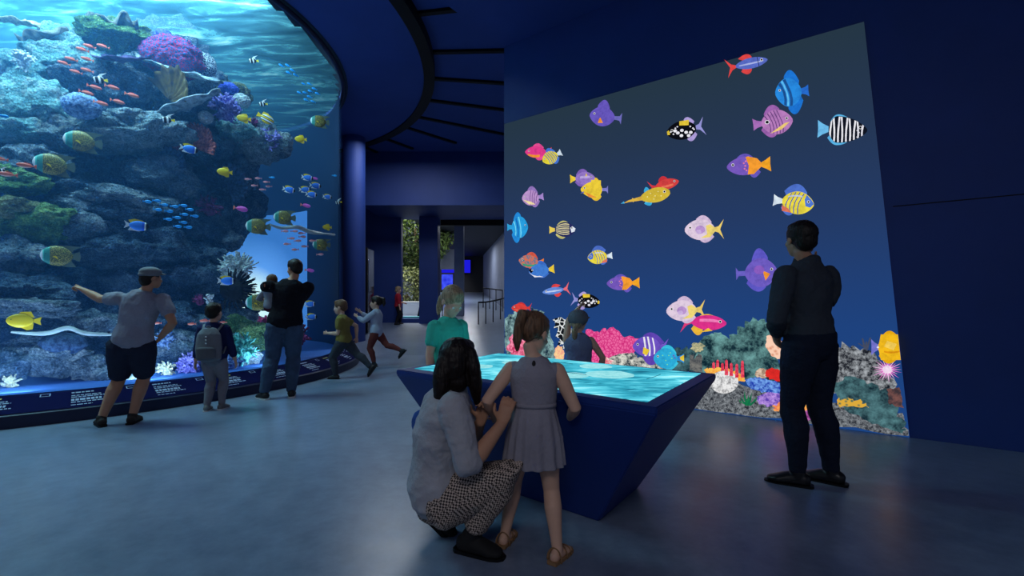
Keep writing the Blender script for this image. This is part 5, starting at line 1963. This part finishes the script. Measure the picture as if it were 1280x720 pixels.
ell(bm, q.J['N'] - ax * .07 - q.f * .055 * q.h, (.010, .008, .020), seg=12, rings=8)  # dark lump standing for the keyhole opening at the nape
build('neck_keyhole', bm, solid('dark_opening', col(40, 36, 40), .9), r, True)
k = q.p['headh'] * q.h
hair_cap(q, r, h_brown, low=-.05, fringe=.12, extra=ponytail(q, (0, -.42, .34), ((0, -.60, .30), (-.02, -.62, .05), (-.03, -.54, -.3), (-.02, -.48, -.55)), .12))
for s in 'LR':
    A, d = q.J['an' + s], q.J['td' + s]
    up = (UP - d * d.z).normalized()
    sd = d.cross(up)
    b = A - up * .043 * q.h
    bm = bmesh.new()
    poly = [b + d * t * q.h + sd * w * q.h for t, w in ((-.048, .02), (0, .026), (.05, .03), (.09, .028), (.113, .01))]
    poly += [b + d * t * q.h - sd * w * q.h for t, w in ((.113, .01), (.09, .028), (.05, .03), (0, .026), (-.048, .02))]
    prism(bm, poly, up * .013 * q.h)
    o = build('sandal', bm, cloth('sandal_tan', col(150, 116, 84)), r)
    for t, z in ((.065, .032), (.03, .046), (-.02, .05)):
        bm = bmesh.new()
        pp = [b + d * t * q.h + sd * (.031 * math.cos(a) * q.h) + up * (z * math.sin(a) * q.h + .006 * q.h) for a in [PI * i / 12 for i in range(13)]]
        tube(bm, pp, [(.003, .008)] * 13, [d] * 13 if False else None, n=8)
        build('strap', bm, cloth('sandal_tan', col(150, 116, 84)), o, True)

# 3 woman crouching beside her ---------------------------------------------
q = P((-.22, 2.34), 1.66, -78, ADULT, .0058)
J = q.J
w = q.world
J['P'], J['N'] = w(548, 622, 2.40), w(566, 486, 2.38)
J['hr'] = q.r
J['sr'] = (q.r + V((-.10, 0, .02))).normalized()
hr = q.r
J['hipR'], J['hipL'] = J['P'] + hr * .085, J['P'] - hr * .085
J['anR'], J['anL'] = w(588, 672, 2.32), w(548, 648, 2.52)
J['anR'].z, J['anL'].z = .078, .135
J['knR'], J['anR'] = ik(J['hipR'], J['anR'], .40, .40, V((1, -.1, .55)))
J['knL'], J['anL'] = ik(J['hipL'], J['anL'], .36, .40, V((.40, 1, 0)))
J['tdR'] = V((.93, -.35, -.02)).normalized()
J['tdL'] = V((.72, -.1, -.62)).normalized()
J['shR'], J['shL'] = J['N'] + J['sr'] * .17 - UP * .045, J['N'] - J['sr'] * .17 - UP * .045
J['elR'], J['wrR'] = ik(J['shR'], w(627, 530, 2.27), .30, .255, V((.1, -.3, -1)))
J['elL'], J['wrL'] = ik(J['shL'], w(601, 527, 2.42), .30, .255, V((.4, .2, -1)))
q.head(J['N'], (J['N'] - J['P']).normalized(), (0, .0), 30, 0)
r = make_person(q, 'woman with long dark hair crouching in a white blouse and patterned trousers', sk1,
                hr=dict(curl=.55, n=V((.2, 1, 0)), d=V((.3, .2, 1))), hl=dict(curl=.9, d=V((.2, -.1, 1)), n=V((-.2, -1, 0))))
shirt(q, r, cloth('white_blouse', col(172, 172, 180)), 1.28, -.02, 1.16, .010, 'blouse', bend=.02, disp=((.11, .03), (.035, .006)), sk=1.38, collar=True)
m, nt, out = begin('houndstooth')
co = objco(nt)
ck = N(nt, 'ShaderNodeTexChecker', {'Vector': N(nt, 'ShaderNodeMapping', {'Vector': co, 'Rotation': (.5, .6, .3)}).outputs[0], 'Scale': 105.0, 'Color1': col(60, 54, 54), 'Color2': col(190, 172, 160)})
p_ = N(nt, 'ShaderNodeBsdfPrincipled', {'Base Color': ck.outputs[0], 'Roughness': .9, 'Specular IOR Level': .1})
nt.links.new(p_.outputs[0], out.inputs[0])
trousers(q, r, m, 1.84, 1.22, .012, 1.0, disp=((.1, .022),), top=.2)
for s in 'LR':
    shoe(q, s, r, solid('black_suede', col(20, 20, 22), .8), high=.05, name='ankle_boot')


def long_hair(bm):
    k = q.p['headh'] * q.h
    hell(bm, q, 0, -.22, -.05, .40, .34, .50)
    hell(bm, q, .06, -.16, -.40, .31, .28, .32)
    tube(bm, [hp(q, .28, .08, .25), hp(q, .37, .10, -.1), hp(q, .36, .16, -.5), hp(q, .30, .26, -.95)], [.14 * k, .17 * k, .17 * k, .08 * k], n=12)
    tube(bm, [hp(q, 0, -.4, .1), hp(q, .02, -.52, -.3), hp(q, .05, -.58, -.75), hp(q, .08, -.62, -1.0)], [.2 * k, .22 * k, .16 * k, .05 * k], n=12)
    tube(bm, [hp(q, -.28, .08, .25), hp(q, -.36, .10, -.2), hp(q, -.32, .16, -.75)], [.14 * k, .16 * k, .07 * k], n=12)


hair_cap(q, r, hairmat('hair_black', col(24, 12, 9)), low=-.1, fringe=.14, extra=long_hair, big=1.06)
bag = empty('shoulder_bag', V(at(527, 528, 2.62)))
bm = bmesh.new()
ell(bm, (0, 0, 0), (.06, .04, .075))
fuse('pouch', bm, cloth('blue_bag_cloth', col(50, 86, 160)), .008, 2, bag, ((.04, .012),))
bm = bmesh.new()
tube(bm, [(0.0, 0, .06), V(at(541, 505, 2.5)) - bag.location, V(at(556, 484, 2.40)) - bag.location, V(at(566, 474, 2.33)) - bag.location], [(.004, .010)] * 4, n=8)
build('strap', bm, m_black, bag, True)
tag(bag, 'small blue bag hanging at the back of the crouching woman', 'bag')

# 4 man pointing at the aquarium -------------------------------------------
q = P((-3.99, 4.74), 1.64, 14, ADULT, .0075, .96)
q.stand(pelvis=(.055, .0, .50), chest=(.065, .0, .832), syaw=6, ank=((-.105, .0, .045), (.045, .03, .045)), toe=(35, 5),
        wr=((-.205, .06, .865), (.20, .03, .54)), epole=((-.2, .2, -1), (1, -.7, 0)), hyaw=-42, hpitch=0, hd=(.02, 0))
# arm stretched out to the side
q.J['elL'] = q.world(126, 374, 4.80)
q.J['wrL'] = q.world(103, 358, 4.86)
d0 = (q.J['elL'] - q.J['shL'])
q.J['elL'] = q.J['shL'] + d0.normalized() * .29
d1 = q.world(90, 355, 4.86) - q.J['elL']
q.J['wrL'] = q.J['elL'] + d1.normalized() * .24
r = make_person(q, 'man in flat cap, grey T-shirt and shorts pointing at the aquarium', sk1,
                hl=dict(point=True, n=-UP), hr=dict(curl=.4, n=-q.r))
shirt(q, r, cloth('grey_tshirt', col(150, 152, 168)), .6, -.02, 1.12, .010, 'tshirt', belly=1.08, disp=((.09, .02),), sk=1.28)
trousers(q, r, cloth('navy_shorts', col(40, 46, 66)), .88, 1.28, .012, name='shorts')
for s in 'LR':
    shoe(q, s, r, solid('dark_canvas', col(40, 36, 36), .8))
hair_cap(q, r, h_dark, low=-.2, fringe=0, big=.97)
bm = bmesh.new()
hell(bm, q, 0, -.04, .30, .42, .46, .25)
hell(bm, q, 0, -.10, .16, .40, .44, .16)
hell(bm, q, 0, .36, .20, .28, .26, .05)
fuse('flat_cap', bm, cloth('grey_cap_cloth', col(126, 132, 140)), .008, 3, r)

# 5 boy with backpack --------------------------------------------------------
q = P((-3.47, 5.40), 1.25, 8, KID, .0075)
q.stand(ank=((-.045, -.03, .043), (.055, .03, .043)), toe=(10, -10), wr=((-.17, .02, .43), (.16, .06, .45)), hyaw=-8, hpitch=6)
r = make_person(q, 'boy in navy sweater and grey trousers watching the fish, school bag on his back', sk2)
shirt(q, r, cloth('navy_sweater', col(34, 44, 92)), 1.9, -.05, 1.12, .008, 'sweater')
trousers(q, r, cloth('grey_trousers', col(132, 132, 142)), 1.95, 1.1, .005)
for s in 'LR':
    shoe(q, s, r, solid('grey_trainer', col(110, 110, 112), .7), solid('white_rubber', col(200, 200, 200), .7))
hair_cap(q, r, h_dark, low=-.1, fringe=.14)
bp_ = empty('backpack', q.loc + q.B(.01, -.115, .47))
m_pack = cloth('grey_canvas', col(122, 126, 134))
rr = q.r
X_, Y_ = q.r, -q.f
hh = q.h


def bpt(x, y, z):
    return (X_ * x + Y_ * y + UP * z) * hh


bm = bmesh.new()
tube(bm, [bpt(0, 0, .02), bpt(0, 0, .12), bpt(0, -.005, .24), bpt(0, -.012, .285)], [(.105 * hh, .05 * hh), (.112 * hh, .055 * hh), (.10 * hh, .045 * hh), (.066 * hh, .03 * hh)], X_, n=24, cap=.6)
fuse('bag', bm, m_pack, .007, 4, bp_, ((.05, .006),))
bm = bmesh.new()
tube(bm, [bpt(0, .05, .03), bpt(0, .052, .115)], [(.085 * hh, .028 * hh), (.082 * hh, .024 * hh)], X_, n=20, cap=.6)
fuse('front_pocket', bm, cloth('grey_canvas_dark', col(100, 104, 112)), .007, 3, bp_)
for s in (-1, 1):
    bm = bmesh.new()
    tube(bm, [bpt(.06 * s, -.03, .27), bpt(.078 * s, -.09, .325), bpt(.085 * s, -.165, .30), bpt(.09 * s, -.165, .17), bpt(.09 * s, -.06, .06)], [(.014 * hh, .006 * hh)] * 5, X_, n=8)
    build('shoulder_strap', bm, m_pack, bp_, True)
bm = bmesh.new()
tube(bm, [bpt(-.02, .0, .29), bpt(-.012, .005, .315), bpt(.012, .005, .315), bpt(.02, .0, .29)], [.005 * hh] * 4, n=8)
build('handle', bm, m_pack, bp_, True)
for z in (.16, .19, .22):
    bm = bmesh.new()
    ell(bm, bpt(.0, .05, z), .007 * hh, seg=10, rings=6)
    build('badge', bm, solid('bright_badge', col(220, 222, 226), .4), bp_, True)
tag(bp_, 'grey canvas backpack worn by the boy in a navy sweater', 'backpack')

# 6 man carrying a toddler -----------------------------------------------------
q = P((-3.07, 6.04), 1.82, 12, ADULT, .0085, 1.06)
q.stand(pelvis=(.055, 0, .525), chest=(.05, 0, .845), syaw=4, ank=((-.075, -.01, .045), (.095, .03, .045)), toe=(40, 12),
        wr=((-.045, .16, .66), (-.03, .17, .60)), epole=((-1, -.5, -.5), (1, -.6, -.4)), hyaw=48, hpitch=-4, hd=(-.0, 0))
q.J['elL'] = q.world(332, 358, 5.90)
q.J['wrL'] = q.J['elL'] + (q.world(336, 362, 6.34) - q.J['elL']).normalized() * .265
q.J['elR'], q.J['wrR'] = ik(q.J['shR'], q.world(358, 394, 6.34), .325, .265, q.world(396, 400, 5.95) - q.J['shR'])
r = make_person(q, 'man in black sweater and blue jeans holding a toddler on his arm', sk1, hl=dict(curl=.5, d=q.r + q.f * .3, n=UP), hr=dict(curl=.5, d=-q.r, n=UP))
shirt(q, r, cloth('black_sweater', col(24, 24, 34)), 1.9, -.05, 1.12, .010, 'sweater', disp=((.1, .02),), sk=1.36)
trousers(q, r, cloth('blue_denim', col(70, 92, 120), var=(8, .3)), 1.97, 1.18, .012, disp=((.09, .024),))
for s in 'LR':
    shoe(q, s, r, solid('black_trainer', col(26, 26, 30), .6), solid('white_rubber', col(200, 200, 200), .7))
hair_cap(q, r, h_dark, low=-.12, fringe=.14)
# the toddler
t = P((at(338, 378, 6.04).x, 6.06), .86, -14, dict(KID, headh=.205, headc=.895, hand=.09), .0075)
t.p = dict(t.p)
z0 = 1.19 / .86
t.stand(pelvis=(0, 0, z0), chest=(0.01, 0.0, z0 + .30), ank=((-.1, .16, z0 - .22), (.12, .18, z0 - .24)), toe=(20, -20), toedrop=(-.8, -.8),
        kpole=((-.4, 1, .3), (.4, 1, .3)), wr=((-.16, .10, z0 + .10), (.18, .14, z0 + .26)), hyaw=20, hpitch=0)
rt = make_person(t, 'toddler in grey top carried on the arm of the man in jeans', sk2)
shirt(t, rt, cloth('pale_grey_top', col(136, 138, 150)), 1.6, -.02, 1.16, .008, 'top', sk=1.4)
trousers(t, rt, cloth('dark_red_leggings', col(88, 34, 50)), 1.9, 1.2, .008)
for s in 'LR':
    shoe(t, s, rt, solid('toddler_shoe', col(80, 70, 80), .7))
hair_cap(t, rt, h_brown, low=-.1, fringe=.14)

# 7 boy running -------------------------------------------------------------------
q = P((-2.75, 7.60), 1.34, 84, KID, .0085)
q.stand(pelvis=(0, .0, .455), chest=(0, .03, .775), syaw=14, ank=((-.03, .09, .045), (.03, -.36, .105)), toe=(0, 0), toedrop=(-.02, -1.3),
        kpole=((0, 1, .2), (0, 1, -.2)), wr=((-.08, .17, .56), (.13, -.10, .50)), epole=((-.15, -1, -1), (.3, -1, .1)), hyaw=8, hpitch=-6)
r = make_person(q, 'boy in olive yellow T-shirt running past the aquarium plinth', sk2, hl=dict(curl=.8), hr=dict(curl=.6))
shirt(q, r, cloth('olive_yellow_tshirt', col(134, 122, 66)), .6, -.08, 1.14, .010, 'tshirt', sk=1.4)
trousers(q, r, cloth('dark_grey_trousers', col(64, 70, 80)), 1.92, 1.2, .008)
for s in 'LR':
    shoe(q, s, r, solid('dark_shoe', col(34, 34, 40), .7))
hair_cap(q, r, h_brown, low=-.1, fringe=.16)

# 8 girl in white top skipping -------------------------------------------------------
q = P((-2.62, 9.06), 1.40, 86, KID, .0095)
q.stand(pelvis=(0, .02, .475), chest=(0, .0, .79), ank=((-.03, .04, .045), (.03, -.33, .22)), toe=(0, 0), toedrop=(-.02, -1.1),
        kpole=((0, 1, .1), (0, 1, -.3)), wr=((-.07, .27, .70), (.07, .28, .76)), epole=((-.5, 0, -1), (.5, 0, -1)), hyaw=10, hpitch=-4)
r = make_person(q, 'girl in long-sleeved white top and red-brown leggings skipping towards the glass door', sk2)
shirt(q, r, cloth('white_top', col(176, 184, 206)), 1.9, -.16, 1.14, .008, 'top')
trousers(q, r, cloth('red_brown_leggings', col(112, 58, 56)), 1.9, 1.1, .004, name='leggings')
for s in 'LR':
    shoe(q, s, r, solid('dark_boot', col(34, 38, 46), .7), high=.03, name='boot')
hair_cap(q, r, h_dark, low=-.05, fringe=.14, extra=ponytail(q, (0, -.42, .3), ((0, -.64, .25), (0, -.66, -.1), (0, -.58, -.35)), .13))

# 9 person at the far window ------------------------------------------------------------
q = P((-4.03, 16.4, floor_z(16.4)), 1.35, -75, KID, .013)
q.stand(ank=((-.06, .05, .043), (.06, -.05, .043)), wr=((-.12, .16, .56), (.14, .04, .45)), hyaw=0, hpitch=-10)
r = make_person(q, 'fair-haired child in a red top standing beside the tall garden window', sk2)
shirt(q, r, cloth('red_top', col(178, 40, 60)), 1.5, -.1, 1.14, .010, 'top')
trousers(q, r, cloth('black_trousers', col(30, 30, 36)), 1.92, 1.14, .008)
for s in 'LR':
    shoe(q, s, r, solid('dark_shoe', col(34, 34, 40), .7))
hair_cap(q, r, h_fair, low=-.25, fringe=.14)

# 10 girl in turquoise behind the table ------------------------------------------------------
q = P((-.56, 3.97), 1.40, -140, KID, .0065)
q.w = .92
q.stand(chest=(0, .02, .80), ank=((-.05, .0, .043), (.05, .0, .043)), wr=((-.13, .05, .45), (.14, .06, .45)), hyaw=0, hpitch=-32, hd=(0, .03))
r = make_person(q, 'fair-haired girl in a turquoise T-shirt looking down at the table', sk2)
shirt(q, r, cloth('turquoise_tshirt', col(64, 190, 168)), .6, -.06, 1.12, .008, 'tshirt', sk=1.35)
trousers(q, r, cloth('teal_trousers', col(60, 110, 130)), 1.95, 1.16, .008)
for s in 'LR':
    shoe(q, s, r, solid('grey_trainer', col(110, 110, 112), .7), solid('white_rubber', col(200, 200, 200), .7))
hair_cap(q, r, h_fair, low=-.08, fringe=.10, extra=ponytail(q, (0.0, -.46, .0), ((.06, -.56, -.2), (.12, -.46, -.5), (.14, -.36, -.75)), .12))

# 11 girl in a cap pointing at the screen --------------------------------------------------------
q = P((.645, 4.50), 1.18, -14, KID, .0068)
q.stand(chest=(0, .0, .80), syaw=8, ank=((-.05, .0, .043), (.05, .0, .043)), wr=((-.0, .15, 1.0), (.17, .04, .48)), epole=((-.8, .4, .3), (1, -.5, 0)), hyaw=-15, hpitch=6)
q.J['elL'] = q.J['shL'] + (q.world(711, 397, 4.62) - q.J['shL']).normalized() * .205
q.J['wrL'] = q.J['elL'] + (q.world(730, 377, 4.70) - q.J['elL']).normalized() * .185
r = make_person(q, 'girl in a grey cap and sleeveless blue top pointing at the painted trigger fish', sk2, hl=dict(point=True, n=q.r))
shirt(q, r, cloth('pale_blue_top', col(120, 136, 172)), 0, -.1, 1.16, .010, 'top', disp=((.06, .02),))
trousers(q, r, cloth('grey_trousers', col(132, 132, 142)), 1.9, 1.14, .006)
for s in 'LR':
    shoe(q, s, r, solid('grey_trainer', col(110, 110, 112), .7), solid('white_rubber', col(200, 200, 200), .7))
hair_cap(q, r, h_fair, low=-.08, fringe=0, big=.96, extra=ponytail(q, (0, -.42, -.15), ((-.02, -.54, -.35), (-.03, -.5, -.65), (-.02, -.44, -.85)), .12))
bm = bmesh.new()
hell(bm, q, 0, -.05, .20, .48, .52, .40)
hell(bm, q, .05, .50, .14, .34, .32, .05)
fuse('cap', bm, cloth('grey_cotton_cap', col(104, 108, 118)), .0075, 3, r)
# ------------------------------------------------------ camera and light
cam = bpy.data.cameras.new('camera')
co_ = bpy.data.objects.new('camera', cam)
C.objects.link(co_)
co_.location = (0, 0, EYE)
co_.rotation_euler = (PI / 2, 0, 0)
cam.sensor_width = 36.0
cam.lens = 36.0 * F / 1280.0
cam.shift_y = (CPY - 360.0) / 1280.0
cam.clip_end = 200
bpy.context.scene.camera = co_


def area(name, loc, size, power, c, target=None, shape='DISK', size_y=None, spread=PI):
    l = bpy.data.lights.new(name, 'AREA')
    l.energy = power
    l.color = c
    l.shape = shape
    l.size = size
    if size_y:
        l.size_y = size_y
    l.spread = spread
    o = bpy.data.objects.new(name, l)
    C.objects.link(o)
    o.location = loc
    d = V(target or (loc[0], loc[1], loc[2] - 1)) - V(loc)
    o.rotation_euler = d.to_track_quat('-Z', 'Y').to_euler()
    return o


# aquarium lamps inside the added light shield above the water
area('tank_lamp', (TC.x + 0.6, TC.y - 2.2, 8.2), 2.2, 380, (0.62, 0.95, 1.0))
area('tank_lamp', (TC.x - 1.2, TC.y - 1.6, 8.2), 2.0, 460, (0.62, 0.95, 1.0))
area('tank_lamp', (TC.x + 2.2, TC.y + 0.6, 8.2), 2.2, 30, (0.75, 0.9, 1.0))
for a_, e_ in ((-1.45, 190), (-1.1, 210), (-.78, 190), (-.45, 75)):  # unseen fills added along the front rim to brighten the reef
    L_ = (TC.x + 4.05 * math.cos(a_), TC.y + 4.05 * math.sin(a_), 6.5)
    area('rim_fill', L_, 0.5, e_, (0.7, 0.92, 1.0), (TC.x + 1.2 * math.cos(a_), TC.y + 1.2 * math.sin(a_), 1.5))
for a_, e_ in ((-1.5, 11), (-1.2, 12), (-.95, 12), (-.65, 11), (-.3, 7)):  # unseen fills added at bed level to lift the lower reef
    L_ = (TC.x + 4.25 * math.cos(a_), TC.y + 4.25 * math.sin(a_), 0.33)
    area('bed_fill', L_, 0.3, e_, (0.45, 0.72, 1.0), (TC.x + 2.2 * math.cos(a_), TC.y + 2.2 * math.sin(a_), 2.2))
# daylight over the garden
area('daylight', (-4.8, 20.6, 9.0), 5.0, 3500, (1.0, 0.97, 0.88), (-4.2, 20.5, 1))
# unseen fill lights added to brighten the hall, people and corridor
area('hall_fill', (-1.5, 4.0, 5.9), 1.4, 60, (0.75, 0.86, 1.0))
area('hall_fill', (-3.0, 12.0, 5.7), 2.0, 110, (0.82, 0.9, 1.0))
area('hall_fill', (-0.6, -2.6, 4.6), 1.6, 17, (0.95, 0.95, 1.0), (-0.1, 2.6, 0.6), spread=1.9)  # front fill from behind the camera, added to lighten people's backs
area('corridor_fill', (-2.3, 20.5, 4.5), 1.2, 70, (0.9, 0.95, 1.0))
area('corridor_fill', (-2.6, 26, 4.5), 1.2, 110, (0.9, 0.95, 1.0))

w = bpy.data.worlds.new('world')
bpy.context.scene.world = w
w.use_nodes = True
bg = w.node_tree.nodes.get('Background') or w.node_tree.nodes.new('ShaderNodeBackground')
bg.inputs[0].default_value = (0.50, 0.60, 0.86, 1)
bg.inputs[1].default_value = 0.19

sc = bpy.context.scene
sc.view_settings.view_transform = 'Standard'
sc.view_settings.look = 'None'
sc.view_settings.exposure = 0.0
sc.view_settings.gamma = 1.0
sc.view_settings.use_curve_mapping = False
sc.cycles.use_denoising = True
sc.cycles.max_bounces = 8
sc.cycles.transparent_max_bounces = 16
sc.cycles.volume_bounces = 1
sc.cycles.sample_clamp_indirect = 6.0
